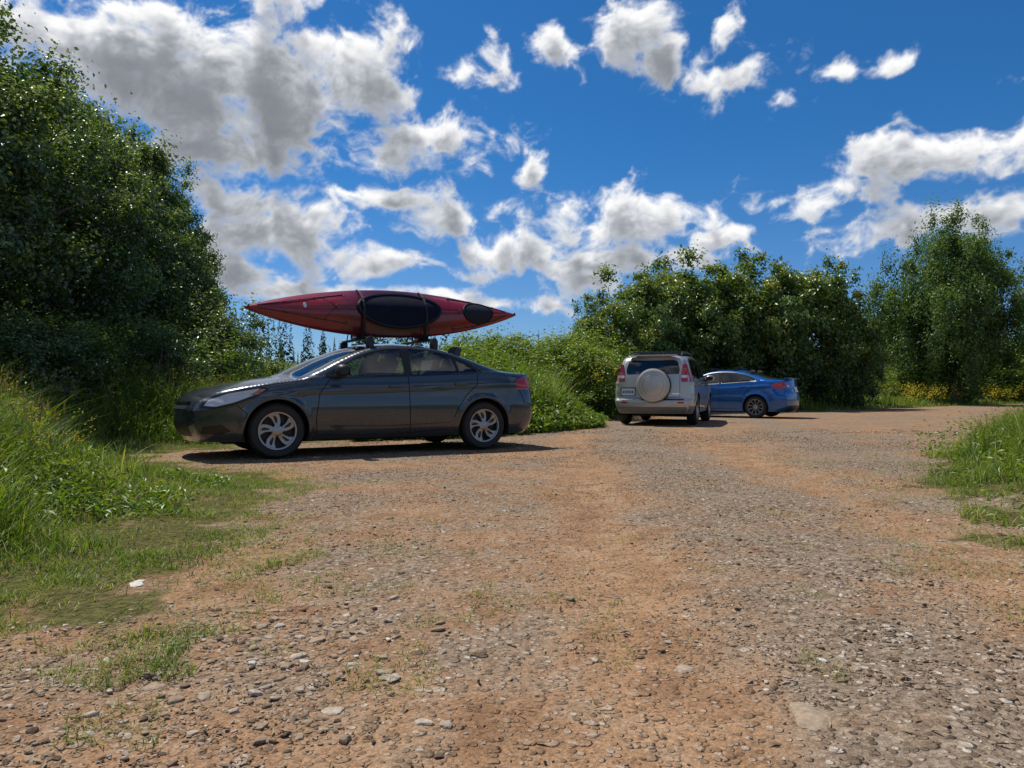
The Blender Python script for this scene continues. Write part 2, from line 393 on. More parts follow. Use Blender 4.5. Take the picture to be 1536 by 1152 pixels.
def pebbles(name, x, y, r, col, k=1, jit=0.28, flat=(0.3, 0.6), sink=(0.1, 0.6)):
    IV, IF = icos(k)
    n = len(x); z = ground_z(x, y)
    sc = np.stack([r * rng.uniform(0.8, 1.5, n), r * rng.uniform(0.6, 1.0, n), r * rng.uniform(flat[0], flat[1], n)], -1)
    v = IV[None] * (1 + rng.uniform(-jit, jit, (n, len(IV), 1))) 
    if k > 1:
        v = np.sign(v) * np.abs(v) ** 0.75
        th = np.arctan2(IV[:, 1], IV[:, 0])[None]; p1 = rng.random((n, 1)) * 6.28; p2 = rng.random((n, 1)) * 6.28
        v[..., :2] *= (1 + 0.16 * np.sin(2 * th + p1) + 0.13 * np.sin(3 * th + p2) + 0.08 * np.sin(5 * th + p1 * 2))[..., None]
    v = v * sc[:, None]
    tl = rng.normal(0, 0.25 if k == 1 else 0.06, n); v2 = v.copy()
    v2[..., 2] = v[..., 2] + v[..., 0] * tl[:, None]; v = v2
    an = rng.random(n) * 6.283; ca, sa = np.cos(an)[:, None], np.sin(an)[:, None]
    X = v[..., 0] * ca - v[..., 1] * sa + x[:, None]; Y = v[..., 0] * sa + v[..., 1] * ca + y[:, None]
    Z = v[..., 2] + (z + sc[:, 2] * rng.uniform(sink[0], sink[1], n))[:, None]
    V = np.stack([X, Y, Z], -1).reshape(-1, 3)
    F = (IF[None] + (np.arange(n) * len(IV))[:, None, None]).reshape(-1, 3)
    me = mesh_np(name, V, [F], [m_peb], attr={'rnd': np.repeat(col, len(IV))}, smooth=False)
    return obj(name, me)
x, y = wedge(170000, 1.3, 15, 0.35)
sdv = sdist(x, y); g = fbm(x * 1.3 + 5, y * 1.3, 4, 2)
rut = np.maximum(np.exp(-((x - 0.25 - 0.06 * y) / 0.28) ** 2), np.exp(-((x - 1.75 - 0.12 * y) / 0.3) ** 2))
keep = (sdv < 0.25) & (rng.random(len(x)) < np.clip((g - 0.40) * 4.2 - 0.35 * rut, 0.07, 1))
x, y = x[keep], y[keep]
r = np.maximum(0.0022 * (1 - rng.random(len(x)) * 0.988) ** -0.44, 0.0009 * y); r = np.minimum(r, 0.0145)
pebbles("gravel", x, y, r, np.clip(rng.normal(0.45, 0.26, len(x)), 0, 1))
x, y = wedge(230, 1.6, 9, 0.5); k = sdist(x, y) < 0.1
xc = rng.normal(-0.72, 0.2, 90); yc = rng.normal(2.3, 0.28, 90)
x = np.concatenate([x[k], xc]); y = np.concatenate([y[k], yc])
pebbles("loose_stone", x, y, rng.uniform(0.008, 0.019, len(x)), np.clip(rng.normal(0.6, 0.2, len(x)), 0, 0.97), 2, 0.10, (0.3, 0.5), (0, 0.4))
bx = np.array([-1.52, -0.33, 0.5, 0.72, -0.62, -0.45, -0.95, 0.95]); by = np.array([2.98, 2.0, 2.13, 1.78, 2.3, 1.82, 1.95, 2.7])
pebbles("flat_rock", bx, by, np.array([0.045, 0.024, 0.03, 0.06, 0.032, 0.026, 0.034, 0.018]), np.array([1.0, .8, .7, .6, .65, .85, .6, .7]), 3, 0.07, (0.16, 0.26), (-0.2, 0.1))

# ------------------------------------------------------------ grass blades
def blades(name, x, y, h, w, lean, mat, rnd=None, z=None):
    n = len(x); 
    if z is None: z = ground_z(x, y)
    T = np.array([0, 0.4, 0.75, 1.0]); la = rng.random(n) * 6.283; fa = la + 1.57 + rng.normal(0, 0.5, n)
    ld = np.stack([np.cos(la), np.sin(la)], -1); fd = np.stack([np.cos(fa), np.sin(fa)], -1)
    V = np.zeros((n, 7, 3)); 
    for i, tt in enumerate(T):
        bxy = np.stack([x, y], -1) + ld * (h * lean * tt ** 2)[:, None]
        bz = z + h * tt * (1 - 0.25 * lean * tt) - 0.01
        hw = w * (1, 0.85, 0.55, 0)[i] * 0.5
        if i < 3:
            for s_, k in ((-1, 0), (1, 1)):
                V[:, i * 2 + k, :2] = bxy + fd * (hw * s_)[:, None]; V[:, i * 2 + k, 2] = bz
        else: V[:, 6, :2] = bxy; V[:, 6, 2] = bz
    o = (np.arange(n) * 7)[:, None]
    Q = np.concatenate([o + np.array([[0, 1, 3, 2]]), o + np.array([[2, 3, 5, 4]])]); Tn = o + np.array([[4, 5, 6]])
    if rnd is None: rnd = np.clip(rng.normal(0.5, 0.22, n), 0, 1)
    me = mesh_np(name, V.reshape(-1, 3), [Q, Tn], [mat], attr={'rnd': np.repeat(rnd, 7)}, smooth=True)
    return obj(name, me)
m_grass = leafmat("grass_blade", [(0.0, (0.04, 0.08, 0.010)), (0.45, (0.115, 0.185, 0.018)), (0.8, (0.22, 0.27, 0.035)), (1.0, (0.42, 0.36, 0.15))], 0.48, 0.5, 0.03)
m_lawn = leafmat("short_grass_blade", [(0.0, (0.06, 0.12, 0.012)), (0.5, (0.15, 0.23, 0.022)), (0.8, (0.29, 0.30, 0.07)), (1.0, (0.50, 0.42, 0.21))], 0.42, 0.5, 0.03)

def height_at(x, y, sd):
    left = (x < 0.5) & (y < 16)
    t = sstep(0.7, 2.2, sd)
    hl = 0.06 + 0.70 * t
    hr = 0.12 + 0.36 * sstep(0.1, 1.3, sd)
    hb = 0.15 + 0.6 * sstep(0.2, 1.5, sd)
    hgt = np.where(left, hl, np.where((x > 2) & (y < 13), hr, hb))
    return hgt * (0.55 + 0.9 * fbm(x * 1.3, y * 1.3, 3, 8))
x, y = wedge(430000, 1.8, 17, 0.9, 1.05, 0.5)
sdv = sdist(x, y) + (fbm(x * 2, y * 2, 4, 3) - 0.5) * 1.1
k = sdv > 0.12; x, y, sdv = x[k], y[k], sdv[k]
hh_ = height_at(x, y, sdv)
patch = fbm(x * 2.2, y * 2.2, 3, 21)
k = rng.random(len(x)) < np.where(sdv < 0.8, np.clip((patch - 0.36) * 4, 0.06, 1), np.where(fbm(x * 4, y * 4, 2, 33) > 0.3, 0.85, 0.4)); x, y, sdv, hh_ = x[k], y[k], sdv[k], hh_[k]
nb = len(x)
tall = hh_ > 0.3
rn = np.clip(rng.normal(0.50, 0.22, nb) + (fbm(x * 1.5, y * 1.5, 3, 4) - 0.5) * 1.2, 0, 1)
h = hh_ * rng.uniform(0.35, 1.2, nb)
w = np.where(tall, rng.uniform(0.004, 0.010, nb), rng.uniform(0.003, 0.006, nb)) * np.maximum(1, y / 7)
blades("tall_grass", x[tall], y[tall], h[tall], w[tall], rng.uniform(0.1, 1.0, tall.sum()), m_grass, rn[tall])
sh = ~tall
blades("short_grass", x[sh], y[sh], h[sh] * 0.75, w[sh], rng.uniform(0.3, 1.1, sh.sum()), m_lawn, rn[sh])
x, y = wedge(260000, 1.7, 8, 0.8, 0.85, 0.3); sdv = sdist(x, y) + (fbm(x * 2, y * 2, 4, 3) - 0.5) * 1.1
pt = fbm(x * 2.2, y * 2.2, 3, 21); pt2 = fbm(x * 9, y * 9, 3, 41)
k = (x < 0) & (sdv > -0.1) & (sdv < 1.6) & (rng.random(len(x)) < np.clip((pt * 0.6 + pt2 * 0.4 - 0.42) * 6, 0.03, 1)); x, y, pt = x[k], y[k], pt[k]
blades("turf_grass", x, y, rng.uniform(0.015, 0.055, len(x)) * (0.5 + pt), rng.uniform(0.0022, 0.0042, len(x)), rng.uniform(0.4, 1.3, len(x)), m_lawn,
       np.clip(rng.normal(0.72, 0.2, len(x)) - (pt - 0.42) * 1.6, 0, 1))
x, y = wedge(110000, 1.6, 9.5, 0.7, 0.8, 0.3)
sdv = sdist(x, y); pt = fbm(x * 3.4 + 3, y * 3.4, 4, 31)
lft = np.clip(1 - (-sdv) / 1.6, 0, 1)
k = (sdv < 0.2) & (sdv > -2.4) & (pt > 0.72 - 0.20 * lft) & (rng.random(len(x)) < 0.85); x, y = x[k], y[k]
blades("sparse_grass", x, y, rng.uniform(0.012, 0.045, len(x)), rng.uniform(0.002, 0.004, len(x)), rng.uniform(0.4, 1.3, len(x)), m_lawn, np.clip(rng.normal(0.66, 0.22, len(x)), 0, 1))
x, y = wedge(130000, 14, 62, 0.6, 0.9, 2)
sdv = sdist(x, y); k = sdv > 0.1; x, y, sdv = x[k], y[k], sdv[k]
blades("meadow_grass", x, y, (0.15 + 0.4 * sstep(0.2, 2.5, sdv)) * rng.uniform(0.5, 1.2, len(x)), 0.010 * y / 10, rng.uniform(0.1, 0.6, len(x)), m_lawn,
       np.clip(rng.normal(0.5, 0.2, len(x)), 0, 1))
m_seed = leafmat("seed_head", [(0.0, (0.13, 0.11, 0.04)), (1.0, (0.28, 0.23, 0.10))], 0.25, 0.8, 0.02, (1.1, 1, 0.7))
x, y = wedge(14000, 3.5, 14, 0.9, 1.0, 0.3); sdv = sdist(x, y); k = (x < 0.2) & (sdv > 1.5); x, y, sdv = x[k], y[k], sdv[k]
hs = height_at(x, y, sdv) * rng.uniform(0.85, 1.3, len(x))
blades("grass_stalk", x, y, hs, np.full(len(x), 0.003), np.full(len(x), 0.12), m_seed)
k = rng.random(len(x)) < 0.8
blades("grass_seed_head", x[k], y[k], rng.uniform(0.05, 0.10, k.sum()), rng.uniform(0.010, 0.016, k.sum()), np.full(k.sum(), 0.3), m_seed, z=ground_z(x[k], y[k]) + hs[k] * 0.93)

# ------------------------------------------------------------ leaves
def leaf_arrays(P, Nn, L, Wd, droop=0.3):
    n = len(P); Nn = Nn / np.linalg.norm(Nn, axis=1, keepdims=True)
    t = rng.normal(0, 1, (n, 3)); t[:, 2] -= droop
    t -= Nn * (t * Nn).sum(1, keepdims=True); t /= np.linalg.norm(t, axis=1, keepdims=True) + 1e-9
    b = np.cross(Nn, t)
    L = L[:, None]; Wd = Wd[:, None]
    V = np.stack([P - t * L * 0.5, P + b * Wd * 0.5 + Nn * Wd * 0.18 - t * L * 0.05, P + t * L * 0.5 - Nn * L * 0.08, P - b * Wd * 0.5 + Nn * Wd * 0.18 - t * L * 0.05], 1)
    o = (np.arange(n) * 4)[:, None]
    F = np.concatenate([o + np.array([[0, 1, 2]]), o + np.array([[0, 2, 3]])])
    return V.reshape(-1, 3), F
m_bark = principled("bark", (0.11, 0.085, 0.065), 0.9, var=0.4, vscale=14, bump=0.6)
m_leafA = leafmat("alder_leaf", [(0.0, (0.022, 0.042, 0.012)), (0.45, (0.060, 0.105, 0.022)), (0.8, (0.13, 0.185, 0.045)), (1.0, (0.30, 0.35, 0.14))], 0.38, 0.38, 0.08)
m_leafB = leafmat("sumac_leaf", [(0.0, (0.022, 0.055, 0.010)), (0.45, (0.065, 0.13, 0.018)), (0.8, (0.14, 0.21, 0.027)), (1.0, (0.30, 0.29, 0.05))], 0.40, 0.4, 0.06)
m_leafC = leafmat("willow_leaf", [(0.0, (0.035, 0.07, 0.015)), (0.5, (0.09, 0.16, 0.03)), (1.0, (0.18, 0.25, 0.06))], 0.42, 0.45, 0.04)
m_leafD = leafmat("weed_leaf", [(0.0, (0.045, 0.09, 0.012)), (0.5, (0.125, 0.20, 0.02)), (1.0, (0.27, 0.31, 0.05))], 0.42, 0.45, 0.04)
# dead straw and leaf litter on the gravel
x, y = wedge(1500, 1.5, 8, 0.6, 0.8, 0.3); k = sdist(x, y) < 0.3; x, y = x[k], y[k]; n = len(x)
Nl = rng.normal(0, 0.25, (n, 3)); Nl[:, 2] = 1; L = rng.uniform(0.012, 0.045, n)
V, F = leaf_arrays(np.stack([x, y, ground_z(x, y) + 0.008], -1), Nl, L, L * rng.uniform(0.06, 0.3, n), 0)
m_lit = leafmat("dry_litter", [(0.0, (0.10, 0.06, 0.03)), (1.0, (0.46, 0.37, 0.24))], 0.1, 0.8, 0.0, (1, 1, 1))
obj("leaf_litter", mesh_np("leaf_litter", V, [F], [m_lit], attr={'rnd': np.repeat(rng.random(n), 4)}))

def tree_mesh(name, H, R, zb, nclump, per, leaf, lw, mat, cr=(0.28, 0.55), fill=0.4, spire=0.25, trunk_r=0.14, flat=0.7, upw=0.6, stems=1):
    B = Build()
    zc = (H + zb) / 2; rz = (H - zb) / 2
    d = rng.normal(0, 1, (nclump, 3)); d /= np.linalg.norm(d, axis=1, keepdims=True)
    ph = rng.random(6) * 6.28
    lump = 1 + 0.16 * np.sin(3 * np.arctan2(d[:, 1], d[:, 0]) + ph[0]) + 0.12 * np.sin(5 * np.arctan2(d[:, 1], d[:, 0]) + ph[1] + 3 * d[:, 2]) + rng.normal(0, 0.09, nclump)
    fr = fill + (1 - fill) * rng.random(nclump) ** 0.45
    taper = np.where(d[:, 2] > 0, 1 - spire * d[:, 2] ** 2, 1 - 0.12 * (-d[:, 2]))
    C = d * np.array([R, R, rz]) * (fr * lump)[:, None]; C[:, :2] *= taper[:, None]; C[:, 2] += zc
    C[:, 2] = np.maximum(C[:, 2], 0.15)
    cs = rng.uniform(cr[0], cr[1], nclump)
    cnt = (per * (cs / np.mean(cr)) ** 2).astype(int)
    ci = np.repeat(np.arange(nclump), cnt); n = len(ci)
    g = rng.normal(0, 1, (n, 3)); g /= np.linalg.norm(g, axis=1, keepdims=True)
    rr = rng.random(n) ** 0.55 * 1.05
    elong = rng.uniform(0.7, 1.7, nclump)
    g2 = g * rr[:, None] * cs[ci][:, None] * np.array([1, 1, flat]); g2[:, 2] *= elong[ci]
    Pp = C[ci] + g2 * (1 + rng.normal(0, 0.28, (n, 1)))
    outw = Pp - np.array([0, 0, zc]); outw /= np.linalg.norm(outw, axis=1, keepdims=True) + 1e-6
    Nn = rng.normal(0, 0.6, (n, 3)) + outw * 0.45 + g * 0.35; Nn[:, 2] += upw
    L = leaf * rng.uniform(0.6, 1.3, n)
    V, F = leaf_arrays(Pp, Nn, L, L * lw)
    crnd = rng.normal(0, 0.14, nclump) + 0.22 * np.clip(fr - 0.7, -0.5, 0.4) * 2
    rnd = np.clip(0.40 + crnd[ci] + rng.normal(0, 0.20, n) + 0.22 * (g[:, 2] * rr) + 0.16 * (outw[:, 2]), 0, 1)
    for s_ in range(stems):
        ox, oy = (rng.normal(0, 0.25, 2) if stems > 1 else (0, 0))
        ax, ay = (rng.normal(0, R * 0.3, 2) if stems > 1 else rng.normal(0, 0.15, 2))
        pts = [(ox + ax * t + 0.12 * math.sin(4 * t + s_), oy + ay * t + 0.1 * math.cos(5 * t), -0.1 + t * (H * 0.76)) for t in np.linspace(0, 1, 8)]
        B.tube(pts, [trunk_r * (1 - 0.88 * t) + 0.006 for t in np.linspace(0, 1, 8)], 0, 8)
    sel = rng.choice(nclump, min(nclump, 46), replace=False)
    for i in sel:
        c_ = C[i]; tz = max(0.2, min(H * 0.72, c_[2] * 0.62 - 0.1)); t0 = tz / (H * 0.76)
        a0 = np.array([ox + ax * t0, oy + ay * t0, tz]) if stems == 1 else np.array([0, 0, tz * 0.4])
        m1 = (a0 + c_) / 2 + rng.normal(0, 0.1, 3) + np.array([0, 0, 0.15])
        rr0 = trunk_r * 0.35
        B.tube([a0, m1, c_], [rr0, rr0 * 0.6, 0.008], 0, 5)
    WV = np.array([tuple(v) for v in B.V]); wq = np.array([f for f in B.F if len(f) == 4])
    V = np.concatenate([WV, V]); F = F + len(WV)
    return mesh_np(name, V, [wq, F], [m_bark, mat], midx=np.concatenate([np.zeros(len(wq)), np.ones(len(F))]),
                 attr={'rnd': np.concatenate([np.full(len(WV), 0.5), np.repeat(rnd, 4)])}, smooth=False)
tA = tree_mesh("deciduous_tree_mesh_a", 7.0, 2.7, 0.6, 190, 270, 0.10, 0.66, m_leafA, (0.3, 0.62))
tB = tree_mesh("deciduous_tree_mesh_b", 8.0, 2.0, 0.8, 170, 250, 0.10, 0.64, m_leafA, (0.28, 0.55), spire=0.45)
tC = tree_mesh("willow_tree_mesh", 10.0, 4.4, 0.4, 330, 230, 0.20, 0.42, m_leafC, (0.35, 0.8), fill=0.3, spire=0.4, flat=1.2, upw=0.3)
sA = tree_mesh("sumac_shrub_mesh_a", 5.6, 2.9, 0.1, 165, 200, 0.19, 0.5, m_leafB, (0.35, 0.75), fill=0.45, spire=0.1, trunk_r=0.07, stems=5, flat=0.6)
sB = tree_mesh("sumac_shrub_mesh_b", 5.6, 2.6, 0.1, 150, 200, 0.19, 0.5, m_leafB, (0.35, 0.7), fill=0.45, spire=0.2, trunk_r=0.07, stems=5, flat=0.75)
bA = tree_mesh("leafy_bush_mesh", 2.2, 1.3, 0.05, 75, 150, 0.07, 0.6, m_leafD, (0.2, 0.42), fill=0.4, spire=0.2, trunk_r=0.035, stems=4)
bB = tree_mesh("green_bush_mesh", 2.6, 1.5, 0.05, 80, 160, 0.085, 0.5, m_leafA, (0.22, 0.45), fill=0.4, spire=0.3, trunk_r=0.035, stems=4)

def place(name, me, px, Y, topy, H0, wscale=1.0, rot=None):
    X = (px - 768) / 1100 * Y; top = 0.77 + (587 - topy) / 1100 * Y
    z0 = float(ground_z(np.array([X]), np.array([Y]))[0])
    s = (top - z0) / H0
    o = obj(name, me); o.location = (X, Y, z0); o.scale = (s * wscale, s * wscale, s)
    o.rotation_euler = (0, 0, rot if rot is not None else random.random() * 6.28); return o
for (me, px, Y, top, H0, ws) in [
    (tA, -70, 11.0, 60, 7, 1.0), (tA, 80, 14.0, 140, 7, 0.80), (tB, 165, 16.5, 190, 8, 0.95), (tB, 225, 19.5, 235, 8, 0.9),
    (tB, 255, 24, 250, 8, 0.75), (tA, 10, 18, 90, 7, 1.0), (tA, 140, 22, 210, 7, 0.9), (tB, 270, 30, 310, 8, 0.75), (tA, -220, 15, 20, 7, 1.1), (tB, 288, 36, 360, 8, .65),
    (tA, -420, 17, 20, 7, 1.2)]:
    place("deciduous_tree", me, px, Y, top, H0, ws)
for (px, Y, top) in [(-30, 10.0, 480), (60, 10.6, 485), (130, 11.6, 470), (200, 13.2, 485), (250, 15, 470), (285, 17.5, 470), (295, 21, 450), (20, 12, 445), (292, 27, 470), (-140, 9.5, 450)]:
    place("green_bush", bB if random.random() < 0.5 else bA, px, Y, top, 2.5, 1.15)
for (px, Y, top) in [(340, 27, 535), (395, 33, 548), (440, 36, 548), (485, 34, 545), (530, 40, 545), (580, 40, 538), (640, 36, 535), (690, 30, 522), (735, 27, 508), (775, 24, 505), (820, 22, 512), (850, 24, 505), (880, 21, 525)]:
    place("leafy_bush", bA, px, Y, top, 2.2, 1.5)
for (me, px, Y, top, ws) in [(sB, 905, 26, 450, 0.85), (sA, 965, 28, 412, 0.8), (sA, 1045, 29.5, 400, 0.85), (sB, 1110, 30.5, 394, 0.85), (sA, 1180, 31.5, 398, 0.85), (sB, 1240, 33, 404, 0.72), (sB, 1278, 36, 470, 0.6), (sB, 1000, 34, 405, 0.9)]:
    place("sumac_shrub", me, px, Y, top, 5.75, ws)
place("willow_tree", tC, 1428, 42, 322, 10.3, 0.80)
place("willow_tree", tC, 1340, 55, 455, 10.3, 0.9)
place("willow_tree", tC, 1640, 52, 340, 10.3, 0.85)
for (px, Y, top) in [(1225, 34, 565), (1290, 42, 560), (1345, 46, 552), (1400, 48, 548), (1450, 50, 528), (1490, 50, 515), (1530, 52, 508), (1580, 54, 505), (1640, 56, 500)]:
    place("leafy_bush", bA, px, Y, top, 2.2, 1.6)

# ------------------------------------------------------------ weeds
def weeds(name, x, y, h, leaf, mat, per=14):
    n = len(x); z = ground_z(x, y); i = np.repeat(np.arange(n), per); m = len(i)
    t = rng.random(m) ** 0.7
    P = np.stack([x[i] + rng.normal(0, 0.07, m) * (0.4 + t), y[i] + rng.normal(0, 0.07, m) * (0.4 + t), z[i] + h[i] * t], -1)
    Nn = rng.normal(0, 0.5, (m, 3)); Nn[:, 2] += 0.9
    L = leaf * rng.uniform(0.6, 1.3, m)
    V, F = leaf_arrays(P, Nn, L, L * 0.42, 0.2)
    rnd = np.clip(0.5 + rng.normal(0, 0.14, n)[i] + rng.normal(0, 0.15, m), 0, 1)
    return obj(name, mesh_np(name, V, [F], [mat], attr={'rnd': np.repeat(rnd, 4)}))
x, y = wedge(10000, 3.0, 15, 0.9, 1.0, 0.3); sdv = sdist(x, y); k = (x < 0) & (sdv > 0.6) & (fbm(x * 1.4, y * 1.4, 3, 55) > 0.42); x, y, sdv = x[k], y[k], sdv[k]
weeds("broadleaf_weed", x, y, height_at(x, y, sdv) * rng.uniform(0.4, 1.05, len(x)), 0.055, m_leafD, 18)
x = rng.uniform(-3, 3.2, 6000); y = rng.uniform(11, 22, 6000); sdv = sdist(x, y); k = (sdv > 0.05) & (x > -2.5); x, y, sdv = x[k], y[k], sdv[k]
weeds("tall_weed", x, y, (0.25 + 1.05 * sstep(0.0, 1.8, sdv)) * rng.uniform(0.4, 1.15, len(x)) * (0.6 + 0.8 * fbm(x, y, 2, 61)), 0.12, m_leafD, 20)
x, y = wedge(2200, 3.0, 12, 0.9, 1.0, 0.3); sdv = sdist(x, y); k = (x > 2) & (sdv > 0.1); x, y, sdv = x[k], y[k], sdv[k]
weeds("roadside_weed", x, y, rng.uniform(0.08, 0.5, len(x)), 0.05, m_leafD, 14)
x = rng.uniform(-2.5, 3.0, 9000); y = rng.uniform(12, 20, 9000); sdv = sdist(x, y); k = (sdv > 0.0); x, y, sdv = x[k], y[k], sdv[k]
blades("bank_grass", x, y, (0.2 + 1.2 * sstep(0, 1.5, sdv)) * rng.uniform(0.5, 1.2, len(x)), np.full(len(x), 0.014), rng.uniform(0.2, 0.8, len(x)), m_grass)
m_yel = leafmat("yellow_petal", [(0, (0.50, 0.40, 0.02)), (1, (0.70, 0.58, 0.05))], 0.3, 0.6, 0.02, (1, 1, 1))
def flowers(name, x, y, z, s, per):
    i = np.repeat(np.arange(len(x)), per); m = len(i)
    P = np.stack([x[i], y[i], z[i]], -1) + rng.normal(0, 1, (m, 3)) * (s * 1.6)[i][:, None]
    Nn = rng.normal(0, 0.5, (m, 3)); Nn[:, 2] += 0.8; L = s[i]
    V, F = leaf_arrays(P, Nn, L, L * 0.9, 0)
    return obj(name, mesh_np(name, V, [F], [m_yel], attr={'rnd': np.repeat(rng.random(m), 4)}))
x, y = wedge(6500, 4.5, 14, 0.9, 1.0, 0.3); sdv = sdist(x, y); k = (x < -2) & (sdv > 1.4) & (fbm(x, y, 3, 71) > 0.40); x, y, sdv = x[k], y[k], sdv[k]
flowers("yellow_wildflower", x, y, ground_z(x, y) + height_at(x, y, sdv) * rng.uniform(0.8, 1.25, len(x)), np.full(len(x), 0.015), 7)
cx = rng.uniform(20, 34, 4000); cy = rng.uniform(36, 52, 4000); s_d = sdist(cx, cy); k = (s_d > 0.4) & (s_d < 3.0) & (cy > 30 + 0.25 * cx) & (rng.random(4000) < 0.45); cx, cy = cx[k], cy[k]
c2 = rng.uniform(1.2, 3.2, 30); d2 = rng.uniform(17, 20, 30)
gx_ = np.concatenate([cx, c2]); gy_ = np.concatenate([cy, d2])
flowers("goldenrod", gx_, gy_, ground_z(gx_, gy_) + np.concatenate([rng.uniform(0.4, 1.1, len(cx)), rng.uniform(1.0, 1.5, 30)]), np.concatenate([np.full(len(cx), 0.065), np.full(30, 0.035)]), 8)

# ------------------------------------------------------------ distant forest
m_far = leafmat("conifer_needles", [(0.0, (0.014, 0.03, 0.014)), (0.5, (0.035, 0.062, 0.025)), (1.0, (0.07, 0.11, 0.04))], 0.15, 0.7, 0.02)
VV = []; FF = []; RR = []; off = 0
spots = [(random.uniform(-95, 60), random.uniform(75, 120), 1.0) for _ in range(330)] + [(random.uniform(-34, -6), random.uniform(60, 78), 1.2) for _ in range(60)] + [(random.uniform(60, 220), random.uniform(90, 140), 1.3) for _ in range(120)]
for (cx_, cy_, ks) in spots:
    H = random.uniform(4.6, 7.6) * ks; Rr = H * random.uniform(0.14, 0.22); n = 320
    t = rng.random(n) ** 0.8; a = rng.random(n) * 6.283
    layer = 0.75 + 0.25 * np.sin(t * 50)
    rad = Rr * (1 - t) * rng.uniform(0.5, 1.0, n) * layer
    Pn = np.stack([cx_ + np.cos(a) * rad, cy_ + np.sin(a) * rad, 0.3 + t * H], -1)
    Nn = np.stack([np.cos(a) * 0.6, np.sin(a) * 0.6, np.full(n, 0.7)], -1) + rng.normal(0, 0.3, (n, 3))
    L = rng.uniform(0.35, 0.7, n) * (1.15 - t)
    V, F = leaf_arrays(Pn, Nn, L, L * 0.55, 0.8)
    VV.append(V); FF.append(F + off); off += len(V); RR.append(np.repeat(np.clip(random.random() * 0.5 + rng.normal(0.2, 0.15, n), 0, 1), 4))
obj("distant_forest", mesh_np("distant_forest", np.concatenate(VV), [np.concatenate(FF)], [m_far], attr={'rnd': np.concatenate(RR)}))

# ============================================================ CARS
def pchip(pts):
    pts = sorted(pts); xs = np.array([p[0] for p in pts], float); ys = np.array([p[1] for p in pts], float)
    h = np.diff(xs); dl = np.diff(ys) / h; n = len(xs); d = np.zeros(n)
    for i in range(1, n - 1):
        if dl[i - 1] * dl[i] > 0:
            w1 = 2 * h[i] + h[i - 1]; w2 = h[i] + 2 * h[i - 1]; d[i] = (w1 + w2) / (w1 / dl[i - 1] + w2 / dl[i])
    d[0] = dl[0]; d[-1] = dl[-1]
    def f(x):
        x = np.asarray(x, float); xc = np.clip(x, xs[0], xs[-1]); i = np.clip(np.searchsorted(xs, xc) - 1, 0, n - 2)
        t = (xc - xs[i]) / h[i]
        return (2*t**3 - 3*t**2 + 1) * ys[i] + (t**3 - 2*t**2 + t) * h[i] * d[i] + (-2*t**3 + 3*t**2) * ys[i+1] + (t**3 - t**2) * h[i] * d[i+1]
    return f
def pip(poly, P_):
    x = P_[:, 0]; y = P_[:, 1]; ins = np.zeros(len(P_), bool); n = len(poly)
    for i in range(n):
        x1, y1 = poly[i]; x2, y2 = poly[(i + 1) % n]
        if y1 == y2: continue
        c = ((y1 > y) != (y2 > y)); ins ^= c & (x < (x2 - x1) * (y - y1) / (y2 - y1) + x1)
    return ins
m_tire = principled("tire_rubber", (0.022, 0.021, 0.020), 0.75, var=0.3, vscale=30)
m_alloy = principled("alloy", (0.36, 0.35, 0.34), 0.35, metal=0.8)
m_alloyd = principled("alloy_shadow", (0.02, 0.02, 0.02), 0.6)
m_black = principled("black_plastic", (0.015, 0.015, 0.016), 0.5)
m_rubber = principled("rubber_trim", (0.01, 0.01, 0.01), 0.35)
m_int = principled("interior_cloth", (0.07, 0.07, 0.072), 0.85, var=0.2)
m_under = principled("underbody", (0.008, 0.008, 0.008), 0.9)
m_glass = glassmat("window_glass", 0.58)
m_dglass = principled("privacy_glass", (0.006, 0.008, 0.009), 0.04, spec=0.8)
m_red = principled("tail_lamp_red", (0.42, 0.012, 0.012), 0.12, coat=1.0)
m_lamp = principled("headlamp", (0.55, 0.57, 0.60), 0.15, metal=0.0, coat=1.0)
m_amber = principled("amber_lens", (0.5, 0.16, 0.04), 0.2, coat=1.0)
m_white = principled("plate_white", (0.75, 0.76, 0.78), 0.5)
m_plate_txt = principled("plate_text", (0.03, 0.05, 0.2), 0.5)
m_chrome = principled("chrome", (0.7, 0.7, 0.7), 0.12, metal=1.0)

